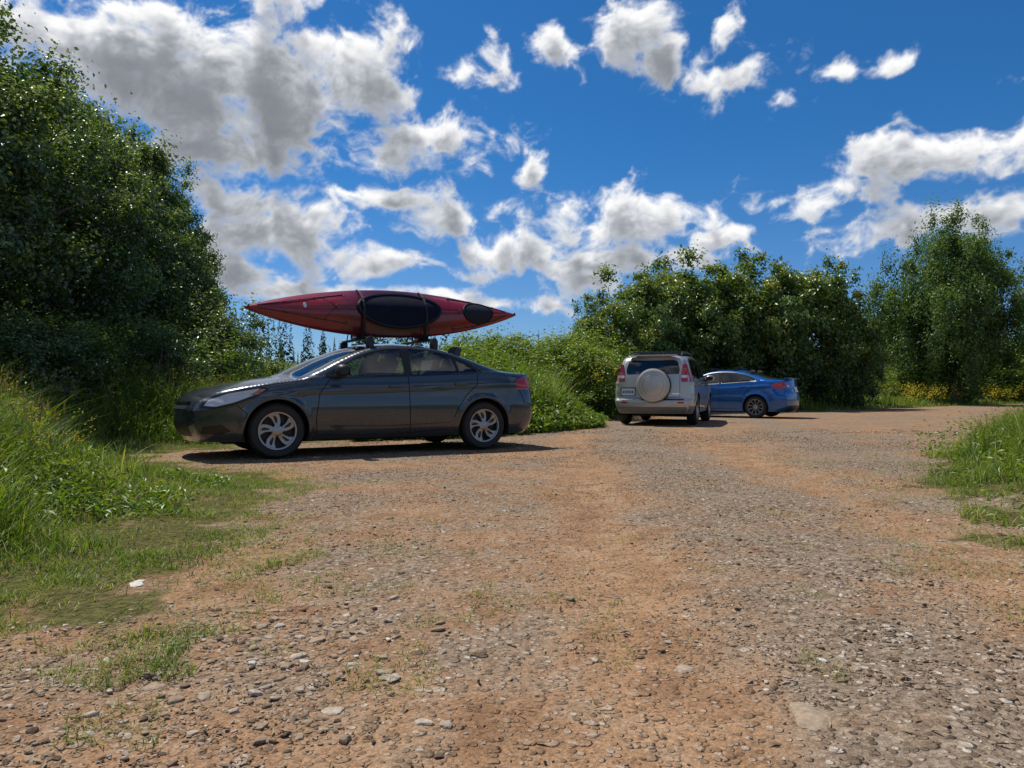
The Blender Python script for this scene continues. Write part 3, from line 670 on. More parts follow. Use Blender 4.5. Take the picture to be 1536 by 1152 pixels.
class Car:
    def __init__(s, name, sp, mpaint):
        s.sp = sp; s.p = mpaint; s.root = bpy.data.objects.new(name, None); scene.collection.objects.link(s.root)
        s.top = pchip(sp['top']); s.crown = pchip(sp['crown']); s.belt = pchip(sp['belt']); s.sh = pchip(sp['shift'])
        s.x0 = sp['top'][0][0]; s.x1 = sp['top'][-1][0]
        s.ze = lambda x: s.top(x) - s.crown(x)
        s.zn = float(s.ze(s.x0)); s.zt = float(s.ze(s.x1))
        s.xf = pchip(sp['nose'] + [(s.zn, s.x0)]); s.xr = pchip(sp['tail'] + [(s.zt, s.x1)])
        s.bf = pchip(sp.get('bulgef', [(0, 0.13), (2, 0.13)])); s.br = pchip(sp.get('bulger', [(0, 0.09), (2, 0.09)]))
    def Y(s, x, z):
        sp = s.sp; x = np.asarray(x, float); z = np.asarray(z, float)
        zm = sp['zm']; Wd = sp['W']; ze = s.ze(x); zb = np.minimum(s.belt(x), ze)
        y = Wd - 0.075 * np.clip((zm - z) / (zm - sp['sill']), 0, 1) ** 2
        y = y - 0.045 * np.clip((np.minimum(z, zb) - zm) / 0.40, 0, 1.3) ** 1.6
        y = y + 0.014 * np.exp(-((z - (zb - 0.15)) / 0.035) ** 2) * (zb > zm)
        for xc in (sp['xf'], sp['xr']):
            q = np.hypot(x - xc, z - sp['r']); y = y + 0.014 * np.exp(-((q - sp['r'] - 0.06) / 0.035) ** 2) * (z < zb)
        y = y - sp['tumble'] * np.clip(z - zb, 0, None) - 0.02 * sstep(0.0, 0.03, z - zb)
        for (fx, R, Ln, sg) in ((s.xf, sp['Rf'], sp['Lf'], 1), (s.xr, sp['Rr'], sp['Lr'], -1)):
            e = fx(np.minimum(z, s.zn if sg > 0 else s.zt)); d = np.clip((x - e) * sg / Ln, 0, 1)
            y = y - R * (1 - np.sqrt(np.clip(1 - (1 - d) ** 2, 0, 1)))
        r = sp['rt']; d = np.clip((ze - z) / r, 0, 1)
        y = y - r * 0.9 * (1 - np.sqrt(np.clip(1 - (1 - d) ** 2, 0, 1)))
        return y
    def side_pts(s, poly, closed=True, step=0.04):
        out = []; n = len(poly)
        for i in range(n if closed else n - 1):
            a = np.array(poly[i], float); b = np.array(poly[(i + 1) % n], float); k = max(1, int(np.linalg.norm(b - a) / step))
            for j in range(k): out.append(tuple(a + (b - a) * j / k))
        if not closed: out.append(tuple(poly[-1]))
        return out
    def outline(s):
        sp = s.sp; zs = sp['sill']; pts = []
        xa = float(s.xf(zs)); xb = float(s.xr(zs)); pts.append((xa, zs))
        for xc in (sp['xf'], sp['xr']):
            ra = sp['r'] + sp.get('gap', 0.045); zc = sp['r']; a0 = math.asin((zs - zc) / ra)
            xl = xc - ra * math.cos(a0)
            for q in np.linspace(pts[-1][0], xl, 12)[1:-1]: pts.append((float(q), zs))
            A = np.linspace(math.pi - a0, a0, 30)
            for q in A: pts.append((xc + ra * math.cos(q), zc + ra * math.sin(q)))
        for q in np.linspace(pts[-1][0], xb, 10)[1:-1]: pts.append((float(q), zs))
        for z in np.linspace(zs, s.zt, 26)[:-1]: pts.append((float(s.xr(z)), float(z)))
        for x in np.linspace(s.x1, s.x0, 110): pts.append((float(x), float(s.ze(x))))
        for z in np.linspace(s.zn, zs, 22)[1:-1]: pts.append((float(s.xf(z)), float(z)))
        return pts
    def tri(s, polys, extra):
        V = []; E = []
        for p in polys:
            o = len(V); V += [Vector(q) for q in p]; E += [(o + i, o + (i + 1) % len(p)) for i in range(len(p))]
        V += [Vector(q) for q in extra]
        ov, oe, of, _, _, _ = delaunay_2d_cdt(V, E, [], 0, 1e-5)
        XZ = np.array([v[:] for v in ov]); T = [tuple(f) for f in of if len(f) == 3]
        Cn = np.array([XZ[list(f)].mean(0) for f in T])
        mem = [pip(p, Cn) for p in polys]
        out = []
        for f in T:
            a, b_, c_ = XZ[f[0]], XZ[f[1]], XZ[f[2]]
            cr = (b_[0]-a[0])*(c_[1]-a[1]) - (b_[1]-a[1])*(c_[0]-a[0]); out.append(f if cr > 0 else f[::-1])
        return XZ, out, mem
    def build_sides(s):
        sp = s.sp; pol = [s.outline()]; kinds = []
        for (kind, p) in sp['regions']: pol.append(s.side_pts(p)); kinds.append(kind)
        ex = []
        xs = np.arange(0.0, sp['L'], 0.045)
        for x in xs:
            zt = float(s.ze(np.clip(x, s.x0, s.x1)))
            for z in np.arange(sp['sill'] + 0.03, zt - sp['rt'], 0.035): ex.append((x, z))
            for q in (0.02, 0.08, 0.2, 0.4, 0.65, 1.0): ex.append((x + 0.003, zt - sp['rt'] * q))
        for z in np.arange(sp['sill'] + 0.02, s.zn, 0.04):
            for q in (0.004, 0.015, 0.035, 0.065, 0.1, 0.15): ex.append((float(s.xf(z)) + q, z))
        for z in np.arange(sp['sill'] + 0.02, s.zt, 0.04):
            for q in (0.004, 0.015, 0.035, 0.065, 0.1, 0.15): ex.append((float(s.xr(z)) - q, z + 0.001))
        XZ, T, mem = s.tri(pol, ex)
        Yv = s.Y(XZ[:, 0], XZ[:, 1])
        e = 0.004
        dYx = (s.Y(XZ[:, 0] + e, XZ[:, 1]) - s.Y(XZ[:, 0] - e, XZ[:, 1])) / (2 * e)
        dYz = (s.Y(XZ[:, 0], XZ[:, 1] + e) - s.Y(XZ[:, 0], XZ[:, 1] - e)) / (2 * e)
        matmap = {'paint': 0, 'black': 1, 'lamp': 2, 'red': 3, 'amber': 4, 'dglass': 5, 'lower': 6}
        mats = [s.p, m_rubber, m_lamp, m_red, m_amber, m_dglass, sp.get('lower_mat', m_black)]
        for sg, nm in ((-1, 'near'), (1, 'far')):
            V = np.stack([XZ[:, 0], sg * Yv, XZ[:, 1]], -1); Nn = np.stack([-dYx, np.ones(len(Yv)), -dYz], -1); Nn[:, 1] *= sg
            Nn /= np.linalg.norm(Nn, axis=1, keepdims=True)
            F = []; M = []; G = []
            for i, f in enumerate(T):
                if not mem[0][i]: continue
                k = [j for j in range(len(kinds)) if mem[j + 1][i]]; kind = kinds[max(k)] if k else 'paint'
                f = f if sg < 0 else f[::-1]
                if kind == 'glass': G.append(f)
                else: F.append(f); M.append(matmap[kind])
            add_mesh("body_side_" + nm, V, F, mats, s.root, True, M, Nn)
            if G:
                V2 = V.copy(); V2[:, 1] -= sg * 0.008
                add_mesh("side_glass_" + nm, V2, G, sp.get('glassmat', m_glass), s.root, True, None, Nn)
    def build_top(s):
        sp = s.sp; keys = [s.x0, s.x1] + list(sp['ws']) + list(sp['rw'])
        xs = sorted(set([round(q, 4) for q in list(np.linspace(s.x0, s.x1, 100)) + keys if q <= s.x1]))
        vs = sorted(set([round(q, 3) for q in list(np.linspace(-1, 1, 21)) + [-0.93, 0.93, -0.9, .9]]))
        V = []
        for x in xs:
            ye = float(s.Y(x, s.ze(x))); z0 = float(s.ze(x)); c_ = float(s.crown(x)); sh = float(s.sh(x))
            for v in vs: V.append((x + sh * (1 - v * v), ye * v, z0 + c_ * (1 - abs(v) ** 2.2)))
        n = len(vs); F = []; M = []
        G = []
        for i in range(len(xs) - 1):
            xm = (xs[i] + xs[i + 1]) / 2
            for j in range(n - 1):
                vm = abs(vs[j] + vs[j + 1]) / 2; f = (i * n + j, (i + 1) * n + j, (i + 1) * n + j + 1, i * n + j + 1)
                inw = sp['ws'][0] < xm < sp['ws'][1]; inr = sp['rw'][0] < xm < sp['rw'][1]
                if (inw or inr) and vm < 0.9: G.append(f)
                elif (inw or inr) and vm < 0.93: F.append(f); M.append(1)
                else: F.append(f); M.append(0)
        add_mesh("hood_roof_trunk", V, F, [s.p, m_rubber], s.root, True, M)
        if G: add_mesh("windshield_and_rear_glass", [(a, b, c - 0.004) for a, b, c in V], G, m_glass, s.root, True)
    def cap(s, front):
        sp = s.sp; fx, bl, zt, sg = (s.xf, s.bf, s.zn, -1) if front else (s.xr, s.br, s.zt, 1)
        V = []; zs = np.linspace(sp['sill'], zt, 30); vs = np.linspace(-1, 1, 25)
        for z in zs:
            x = float(fx(z)); ye = float(s.Y(x, z)); b_ = float(bl(z))
            for v in vs: V.append((x + sg * b_ * (1 - v * v), ye * v, z + (float(s.crown(x)) * (1 - abs(v) ** 2.2) * sstep(zt - 0.12, zt, z))))
        n = len(vs); F = []
        for i in range(len(zs) - 1):
            for j in range(n - 1):
                f = (i * n + j, i * n + j + 1, (i + 1) * n + j + 1, (i + 1) * n + j); F.append(f if not front else f[::-1])
        add_mesh("front_bumper" if front else "rear_panel", V, F, s.p, s.root, True)
    def cap_x(s, y, z, front):
        fx, bl, sg = (s.xf, s.bf, -1) if front else (s.xr, s.br, 1)
        x = fx(z); ye = s.Y(x, z); return x + sg * bl(z) * (1 - (np.clip(np.abs(y) / ye, 0, 1)) ** 2)
    def patch(s, name, poly, mat, where, off=0.004):
        P_ = s.side_pts(poly)
        A = np.array(poly); ex = []
        for a in np.arange(A[:, 0].min(), A[:, 0].max(), 0.06):
            for b in np.arange(A[:, 1].min(), A[:, 1].max(), 0.06): ex.append((float(a), float(b)))
        XZ, T, mem = s.tri([P_], ex)
        for sg in ((-1, 1) if where == 'side' else (1,)):
            V = []
            for v in XZ:
                if where == 'side': V.append((v[0], sg * (float(s.Y(v[0], v[1])) + off), v[1]))
                else: V.append((float(s.cap_x(v[0], v[1], where == 'front')) + off * (-1 if where == 'front' else 1), v[0], v[1]))
            F = [f if ((where == 'side' and sg < 0) or where == 'rear') else f[::-1] for f, o_ in zip(T, mem[0]) if o_]
            add_mesh(name, V, F, mat, s.root, True)
    def seam(s, pts, w=0.009, off=0.0025):
        P_ = s.side_pts(pts, False, 0.03)
        for sg in (-1, 1):
            V = []; F = []
            for i, p in enumerate(P_):
                a = np.array(P_[max(0, i - 1)]); b = np.array(P_[min(len(P_) - 1, i + 1)]); d = b - a; d /= np.linalg.norm(d) + 1e-9; nrm = np.array([-d[1], d[0]])
                for q in (-1, 1):
                    c_ = np.array(p) + nrm * q * w / 2; V.append((c_[0], sg * (float(s.Y(c_[0], c_[1])) + off), c_[1]))
            for i in range(len(P_) - 1): 
                f = (2 * i, 2 * i + 2, 2 * i + 3, 2 * i + 1); F.append(f if sg < 0 else f[::-1])
            add_mesh("door_seam", V, F, m_under, s.root, True)
    def wheels(s, style):
        sp = s.sp; r = sp['r']; k = 0
        for xc in (sp['xf'], sp['xr']):
            for sg in (-1, 1):
                k += 1; B = Build(); yo = sp['track']; c_ = (xc, sg * yo, r)
                tw = 0.10; rr = sp['rim']
                B.lathe([(rr, -tw), (r - 0.03, -tw - 0.008), (r - 0.008, -tw + 0.02), (r, -tw + 0.045), (r, tw - 0.045), (r - 0.008, tw - 0.02), (r - 0.03, tw + 0.008), (rr + 0.02, tw + 0.004), (rr, tw - 0.01)], c_, 0, 44, sg)
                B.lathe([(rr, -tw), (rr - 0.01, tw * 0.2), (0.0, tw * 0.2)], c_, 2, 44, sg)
                B.lathe([(rr + 0.004, tw - 0.012), (rr + 0.002, tw + 0.004), (rr - 0.014, tw + 0.002), (rr - 0.022, tw - 0.03)], c_, 1, 44, sg)
                B.lathe([(0.062, tw - 0.05), (0.062, tw - 0.012), (0.045, tw - 0.004), (0.0, tw - 0.002)], c_, 1, 24, sg)
                ns = 5 if style != 'multi' else 10
                for j in range(ns):
                    a0 = 2 * math.pi * j / ns + 0.3
                    segs = []
                    for t in np.linspace(0, 1, 6):
                        rad = 0.04 + (rr - 0.055) * t; 
                        if style == 'hub': wd = 0.055 + 0.10 * t; tws = 0.30 * t * t
                        elif style == 'multi': wd = 0.018 + 0.012 * t; tws = 0.1 * t
                        else: wd = 0.06 + 0.03 * t; tws = 0
                        segs.append((rad, wd, a0 + tws, tw - 0.01 - 0.012 * math.sin(t * 3.1)))
                    V = []
                    for (rad, wd, a, yy) in segs:
                        for (q, dy) in ((-1, -0.03), (-0.8, 0), (0.8, 0), (1, -0.03)):
                            px_ = rad * math.cos(a) - q * wd / 2 * math.sin(a); pz_ = rad * math.sin(a) + q * wd / 2 * math.cos(a)
                            V.append((c_[0] + px_, c_[1] + sg * (yy + dy), c_[2] + pz_))
                    F = []
                    for i in range(5):
                        for q in range(3):
                            f = (i * 4 + q, i * 4 + q + 1, i * 4 + q + 5, i * 4 + q + 4); F.append(f if sg < 0 else f[::-1])
                    B.add(V, F, 1)
                    if style == 'hub':
                        am = a0 + 0.10; V = []
                        for (rad, wd, an) in ((0.09, 0.014, am), (0.15, 0.034, am + 0.06), (rr - 0.04, 0.018, am + 0.14)):
                            for q in (-1, 1):
                                V.append((c_[0] + rad * math.cos(an) - q * wd / 2 * math.sin(an), c_[1] + sg * (tw - 0.007), c_[2] + rad * math.sin(an) + q * wd / 2 * math.cos(an)))
                        F = [(0, 1, 3, 2), (2, 3, 5, 4)]; B.add(V, F if sg < 0 else [f[::-1] for f in F], 2)
                B.make("wheel_%d" % k, [m_tire, m_alloy, m_alloyd], s.root)
                Bw = Build(); ra = r + sp.get('gap', 0.045) + 0.004; yi = 0.42; yoo = float(s.Y(xc, r * 2)) - 0.012
                V = []; n = 30; A = np.linspace(-0.35, math.pi + 0.35, n)
                for q in A:
                    for yv in (yi, yoo): V.append((xc + ra * math.cos(q), sg * yv, r + ra * math.sin(q)))
                V.append((xc, sg * yi, r * 0.9))
                F = [(2 * i, 2 * i + 1, 2 * i + 3, 2 * i + 2) for i in range(n - 1)] + [(2 * i, 2 * i + 2, 2 * n) for i in range(n - 1)]
                Bw.add(V, F, 0); Bw.make("wheel_well_%d" % k, [m_under], s.root, False)
    def interior(s, seats, dash_x, zf=0.5, steer=True):
        sp = s.sp; B = Build(); x0 = sp['xf'] + sp['r'] + 0.1; x1 = sp['xr'] - sp['r'] - 0.1; w = sp['W'] - 0.13
        B.box(((x0 + x1) / 2, 0, (sp['sill'] + 0.03 + zf) / 2), (x1 - x0, 2 * w, zf - sp['sill'] - 0.03), 0)
        B.box(((sp['xf'] - 0.3 + sp['xr'] + 0.3) / 2 , 0, 0.36), (sp['xr'] - sp['xf'] + 0.8, 0.8, 0.30), 1)
        for (sx, sy, zz) in seats:
            B.box((sx, sy, zz), (0.5, 0.5, 0.16), 0, None, 0.04)
            R_ = Matrix.Rotation(math.radians(20), 3, 'Y')
            B.box((sx + 0.33, sy, zz + 0.33), (0.13, 0.48, 0.60), 0, R_, 0.05)
            B.box((sx + 0.46, sy, zz + 0.69), (0.10, 0.26, 0.17), 0, R_, 0.04)
        zd = float(s.belt(dash_x)) - 0.05
        B.box((dash_x, 0, zd - 0.1), (0.45, 2 * w - 0.1, 0.26), 1, None, 0.06)
        B.box((min(sp['rw'][1], 3.9) - 0.2, 0, float(s.belt(3.5)) - 0.06), (0.55, 2 * w - 0.25, 0.05), 1, None, 0.01)
        if steer:
            ring = []
            Rm = Matrix.Rotation(math.radians(-25), 3, 'Y')
            for j in range(20):
                a = 2 * math.pi * j / 20; ring.append(Vector((dash_x + 0.38, -0.36, zd + 0.02)) + Rm @ Vector((0, 0.18 * math.cos(a), 0.18 * math.sin(a))))
            B.tube(ring, 0.014, 1, 6, True)
            B.ell((dash_x + 0.37, -0.36, zd + 0.01), (0.03, 0.07, 0.07), 1)
        B.box((dash_x + 0.55, 0, float(s.top(dash_x + 0.7)) - 0.13), (0.03, 0.22, 0.06), 1, None, 0.01)
        B.make("interior", [m_int, m_black], s.root)
        U = Build(); U.box((sp['L'] / 2, 0, sp['sill'] + 0.02), (sp['L'] - 0.7, sp['W'] * 2 - 0.55, 0.10), 0)
        U.make("underbody", [m_under], s.root, False)
    def mirror(s, x, z, mat2=None):
        B = Build()
        for sg in (-1, 1):
            y0 = float(s.Y(x, z))
            B.ell((x - 0.0, sg * (y0 + 0.13), z + 0.06), (0.075, 0.11, 0.075), 0, None, 0.8)
            B.box((x + 0.072, sg * (y0 + 0.13), z + 0.06), (0.01, 0.16, 0.10), 1, None, 0.004)
            B.box((x, sg * (y0 + 0.02), z + 0.0), (0.09, 0.12, 0.04), 1, None, 0.012)
        B.make("door_mirror", [mat2 or s.p, m_black], s.root)
    def handles(s, pts, mat=None):
        B = Build()
        for (x, z) in pts:
            for sg in (-1, 1):
                y0 = float(s.Y(x, z))
                B.box((x, sg * (y0 + 0.022), z), (0.17, 0.022, 0.03), 0, None, 0.009)
                B.box((x - 0.07, sg * (y0 + 0.008), z), (0.02, 0.03, 0.024), 0); B.box((x + 0.07, sg * (y0 + 0.008), z), (0.02, 0.03, 0.024), 0)
        B.make("door_handle", [mat or s.p], s.root)

# ---------------- dark grey sedan
pg_ = paint("dark_grey_paint", (0.040, 0.050, 0.062), 0.45, 0.26, dust=0.12)
sp = dict(L=4.54, W=0.877, zm=0.58, sill=0.20, tumble=0.42, Rf=0.20, Lf=0.65, Rr=0.18, Lr=0.5, rt=0.07, r=0.318, rim=0.215, xf=0.90, xr=3.57, track=0.755,
  top=[(0.12,.735),(0.25,.80),(.5,.865),(.85,.925),(1.18,.97),(1.35,1.045),(1.65,1.20),(1.95,1.325),(2.2,1.385),(2.5,1.405),(2.8,1.395),(3.1,1.345),(3.4,1.25),(3.7,1.14),(3.93,1.075),(4.15,1.05),(4.34,1.04)],
  crown=[(0,.03),(.5,.05),(1.2,.05),(1.6,.06),(2.3,.05),(3.2,.05),(3.9,.045),(4.34,.02)],
  belt=[(0,.72),(0.9,.88),(1.3,.93),(2.5,.965),(3.5,1.01),(3.9,1.02),(4.4,1.0)],
  shift=[(0.12,-.12),(.6,-.06),(1.0,-.06),(1.2,-.16),(1.9,-.08),(2.5,0),(3.1,.06),(3.9,.12),(4.34,.08)],
  nose=[(.20,.14),(.30,.06),(.42,.02),(.55,.02),(.65,.06)], tail=[(.20,4.30),(.32,4.37),(.5,4.40),(.7,4.39),(.85,4.37),(.97,4.355)],
  bulgef=[(0,.12),(2,.12)], bulger=[(0,.09),(2,.08)], ws=(1.22,1.99), rw=(3.12,3.86),
  regions=[
   ('black',[(1.40,.925),(1.63,1.06),(1.85,1.185),(2.02,1.268),(2.25,1.318),(2.55,1.333),(2.85,1.312),(3.1,1.262),(3.33,1.175),(3.52,1.068),(3.56,1.015),(3.3,.99),(2.5,.953),(1.8,.93)]),
   ('glass',[(1.64,.955),(1.66,1.055),(1.86,1.165),(2.03,1.245),(2.25,1.292),(2.44,1.302),(2.47,.972),(2.0,.955)]),
   ('glass',[(2.56,.978),(2.56,1.308),(2.82,1.290),(3.07,1.243),(3.16,1.205),(3.2,1.005)]),
   ('glass',[(3.235,1.008),(3.20,1.185),(3.31,1.135),(3.44,1.06),(3.50,1.028)]),
   ('black',[(.075,.585),(.13,.685),(.36,.765),(.74,.825),(.81,.80),(.66,.70),(.42,.615),(.22,.57)]),
   ('lamp',[(.12,.61),(.17,.67),(.37,.745),(.70,.803),(.62,.72),(.42,.645),(.24,.60)]),
   ('amber',[(.58,.725),(.72,.80),(.77,.795),(.68,.735)]),
   ('black',[(.10,.30),(.12,.38),(.30,.40),(.40,.33),(.30,.28)]),
   ('red',[(4.08,.80),(4.06,.90),(4.16,.965),(4.345,.965),(4.36,.86),(4.28,.80)]),
   ('lower',[(1.3,.203),(1.3,.235),(3.15,.235),(3.15,.203)]),
  ])
sedan = Car("grey_sedan", sp, pg_)
sedan.build_sides(); sedan.build_top(); sedan.cap(True); sedan.cap(False); sedan.wheels('hub')
sedan.interior([(2.0,-.36,.58),(2.0,.36,.58),(2.9,-.36,.60),(2.9,.36,.60)], 1.5)
sedan.mirror(1.62, 0.955, m_black); sedan.handles([(2.32, .835), (3.22, .865)])
sedan.seam([(1.36,.24),(1.34,.45),(1.38,.75),(1.52,.93)]); sedan.seam([(2.53,.24),(2.51,.6),(2.50,.95)]); sedan.seam([(3.50,1.03),(3.46,.86),(3.30,.72),(3.18,.55),(3.12,.42)])
sedan.seam([(1.36,.25),(2.53,.25),(3.08,.28)], 0.008); sedan.seam([(.44,.785),(.9,.865),(1.30,.915)], 0.007); sedan.seam([(1.5,.36),(2.2,.345),(3.08,.37)], 0.006)
sedan.seam([(4.12,.78),(4.2,.62),(4.38,.58)], 0.008); sedan.seam([(.46,.61),(.56,.52),(.55,.46)], 0.008)
sedan.patch("grille", [(-.50,.57),(.50,.57),(.60,.68),(-.60,.68)], m_black, 'front'); sedan.patch("lower_grille", [(-.5,.26),(.5,.26),(.56,.42),(-.56,.42)], m_black, 'front')
sedan.patch("grille_bar", [(-.55,.625),(.55,.625),(.57,.655),(-.57,.655)], m_chrome, 'front', 0.01); sedan.patch("licence_plate", [(-.25,.70),(.25,.70),(.25,.82),(-.25,.82)], m_white, 'rear', 0.01)
sedan.patch("tail_lamp", [(.50,.80),(.68,.80),(.68,.96),(.55,.96)], m_red, 'rear'); sedan.patch("tail_lamp", [(-.68,.80),(-.50,.80),(-.55,.96),(-.68,.96)], m_red, 'rear')
sedan.root.location = (-3.885, 8.675, 0.0); sedan.root.rotation_euler = (0, 0, math.radians(30))

B = Build()
for xb in (2.10, 2.98):
    zt = float(sedan.top(xb)) 
    B.box((xb, 0, zt + 0.085), (0.055, 1.16, 0.028), 0, None, 0.008)
    for sg in (-1, 1):
        B.box((xb, sg * 0.54, zt + 0.02), (0.10, 0.07, 0.12), 0, None, 0.02)
        B.box((xb, sg * 0.585, zt - 0.03), (0.06, 0.012, 0.09), 0, None, 0.004)
    J = [(xb, 0.20, zt + 0.11), (xb, -0.30, zt + 0.11), (xb, -0.38, zt + 0.16), (xb, -0.36, zt + 0.26)]
    B.tube(J, 0.014, 0, 8)
    B.tube([(xb, 0.20, zt + 0.11), (xb, 0.22, zt + 0.35), (xb, 0.26, zt + 0.62)], 0.014, 0, 8)
    B.box((xb, -0.12, zt + 0.135), (0.12, 0.22, 0.025), 0, None, 0.008)
B.make("roof_rack", [m_black], sedan.root)

# kayak
m_kay, N, out = mat_new("red_kayak_plastic")
t = N.new('ShaderNodeTexCoord'); sp_ = N.new('ShaderNodeSeparateXYZ'); N.l.new(t.outputs['Object'], sp_.inputs[0])
n = N.noise(t.outputs['Object'], 2.5, 4, 0.6)
mm = N.smooth(N.math('ADD', N.math('ABSOLUTE', sp_.outputs[0]), N.math('MULTIPLY', n, 0.7)), 0.5, 1.45)
n3 = N.noise(t.outputs['Object'], 9, 5, 0.6)
col = N.mix(mm, (0.06, 0.005, 0.014), (0.27, 0.008, 0.014))
col = N.mix(N.smooth(n3, 0.35, 0.8, 0.0, 0.4), col, (0.09, 0.006, 0.012))
b = N.new('ShaderNodeBsdfPrincipled'); N.l.new(col, b.inputs['Base Color']); b.inputs['Roughness'].default_value = 0.25; b.inputs['Coat Weight'].default_value = 0.4
N.l.new(b.outputs[0], out.inputs[0])
m_neo = principled("black_hatch_cover", (0.008, 0.009, 0.016), 0.5, spec=0.3); m_navy = principled("cockpit_cover_nylon", (0.004, 0.005, 0.018), 0.6, var=0.4, vscale=8, bump=0.3, spec=0.15)
m_cord = principled("deck_cord", (0.02, 0.02, 0.02), 0.7); m_strap = principled("strap_webbing", (0.015, 0.015, 0.018), 0.8); m_dec = principled("decal_white", (0.7, 0.7, 0.72), 0.4)
KL = 3.80; kay = bpy.data.objects.new("kayak", None); scene.collection.objects.link(kay)
def khw(s): return 0.345 * np.clip(1 - np.abs(s) ** 1.9, 0, 1) ** 0.92 + 0.004
def kdeck(s, q):
    hd = 0.13 * np.clip(1 - np.abs(s) ** 2.4, 0, 1) ** 0.7 + 0.01 + 0.04 * np.exp(-((s + 0.33) / 0.2) ** 2)
    return hd * (1 - np.abs(q) ** 1.7) + 0.08 * np.abs(s) ** 2.5
def khull(s, q):
    hd = 0.20 * np.clip(1 - np.abs(s) ** 3, 0, 1) ** 0.7 + 0.008
    return -hd * np.clip(1 - np.abs(q) ** 3.2, 0, 1) ** 0.75 + 0.08 * np.abs(s) ** 2.5
ss = np.sin(np.linspace(-math.pi / 2, math.pi / 2, 81)); qs = np.linspace(-1, 1, 25)
V = []; F = []
for s_ in ss:
    w_ = float(khw(s_))
    for q in qs: V.append((s_ * KL / 2, q * w_, float(kdeck(s_, q))))
    for q in qs[::-1][1:-1]: V.append((s_ * KL / 2, q * w_, float(khull(s_, q))))
n = len(qs) * 2 - 2
for i in range(len(ss) - 1):
    for j in range(n): F.append((i * n + j, i * n + (j + 1) % n, (i + 1) * n + (j + 1) % n, (i + 1) * n + j)[::-1])
add_mesh("hull", V, F, m_kay, kay, True)
B = Build()
def on_deck(s_, yv, up=0.0):
    w_ = float(khw(s_)); return Vector((s_ * KL / 2, yv, float(kdeck(s_, min(1, abs(yv) / w_))) + up))
def oval(cs, a, b_, h, m_in, m_rim, rim=0.014):
    ring = []
    for j in range(48):
        an = 2 * math.pi * j / 48; xx = cs + a * math.cos(an) / (KL / 2); yy = b_ * math.sin(an)
        ring.append(on_deck(xx, yy, h))
    B.tube(ring, rim, m_rim, 8, True)
    V = [on_deck(cs, 0, h + 0.012)]; K = 6
    for k in range(1, K + 1):
        for j in range(48):
            an = 2 * math.pi * j / 48; fr = k / K
            V.append(on_deck(cs + a * fr * math.cos(an) / (KL / 2), b_ * fr * math.sin(an), h + 0.012 * (1 - fr) + 0.002))
    F = [(0, 1 + j, 1 + (j + 1) % 48) for j in range(48)]
    for k in range(K - 1):
        for j in range(48): F.append((1 + k * 48 + j, 1 + (k + 1) * 48 + j, 1 + (k + 1) * 48 + (j + 1) % 48, 1 + k * 48 + (j + 1) % 48))
    B.add(V, F, m_in)
oval(0.04, 0.58, 0.24, 0.03, 1, 0, 0.02)
oval(0.66, 0.23, 0.155, 0.012, 0, 0, 0.013)
def cord(pts, r=0.0055): B.tube([on_deck(a, b_, 0.008) for a, b_ in pts], r, 2, 6)
for sgn in (-1, 1):
    cord([(-0.92, sgn * 0.02), (-0.75, sgn * 0.07), (-0.55, sgn * 0.14), (-0.36, sgn * 0.2)])
    cord([(0.90, sgn * 0.03), (0.8, sgn * 0.1), (0.62, sgn * 0.19), (0.45, sgn * 0.235)])
    cord([(-0.50, sgn * 0.16), (-0.42, 0), (-0.34, -sgn * 0.2)])
    cord([(0.44, sgn * 0.23), (0.5, 0), (0.56, -sgn * 0.21)])
for a, b_ in [(-.55,.14),(-.55,-.14),(-.36,.2),(-.36,-.2),(-.75,.07),(-.75,-.07),(.62,.19),(.62,-.19),(.8,.1),(.8,-.1),(.45,.235),(.45,-.235)]:
    p = on_deck(a, b_, 0.008); B.ell(p, (0.014, 0.014, 0.010), 2)
p = on_deck(-0.62, 0.02, 0.004); B.ell(p, (0.022, 0.035, 0.004), 3)
for e in (-0.975, 0.975): B.tube([on_deck(e, 0, 0.0), on_deck(e, 0, 0.03)], 0.012, 2, 6)
B.make("cockpit_hatches_and_rigging", [m_neo, m_navy, m_cord, m_dec], kay)
kay.parent = sedan.root
tl = math.radians(70)
kay.rotation_euler = (tl, -0.025, 0)
kay.location = (2.54, -0.12, 1.81)
B = Build()
for xb in (2.10, 2.98):
    s_ = (xb - 2.54) / (KL / 2); w_ = float(khw(s_)); ring = []
    R_ = Matrix.Rotation(tl, 3, 'X'); zt = float(sedan.top(xb)) + 0.085
    kl = Vector((2.54, -0.12, 1.81 + 0.025 * (xb - 2.54)))
    for q in np.linspace(-1, 1, 11): ring.append(R_ @ Vector((s_ * KL / 2, q * (w_ + 0.006), float(kdeck(s_, q)) + 0.045 * (1 - abs(q) ** 4) + 0.006)) + kl)
    for q in np.linspace(1, -1, 11)[1:-1]: ring.append(R_ @ Vector((s_ * KL / 2, q * (w_ + 0.006), float(khull(s_, q)) - 0.006)) + kl)
    V = []; 
    for p in ring:
        for dx in (-0.016, 0.016): V.append((p.x + dx, p.y, p.z))
    k = len(ring); F = [(2 * i, 2 * i + 1, 2 * ((i + 1) % k) + 1, 2 * ((i + 1) % k)) for i in range(k)]
    B.add(V, F, 0)
    p = ring[0]; B.tube([p, (xb, -0.42, zt)], 0.008, 0, 6); B.tube([ring[10], (xb, 0.42, zt)], 0.008, 0, 6)
B.make("tie_down_straps", [m_strap], sedan.root, False)

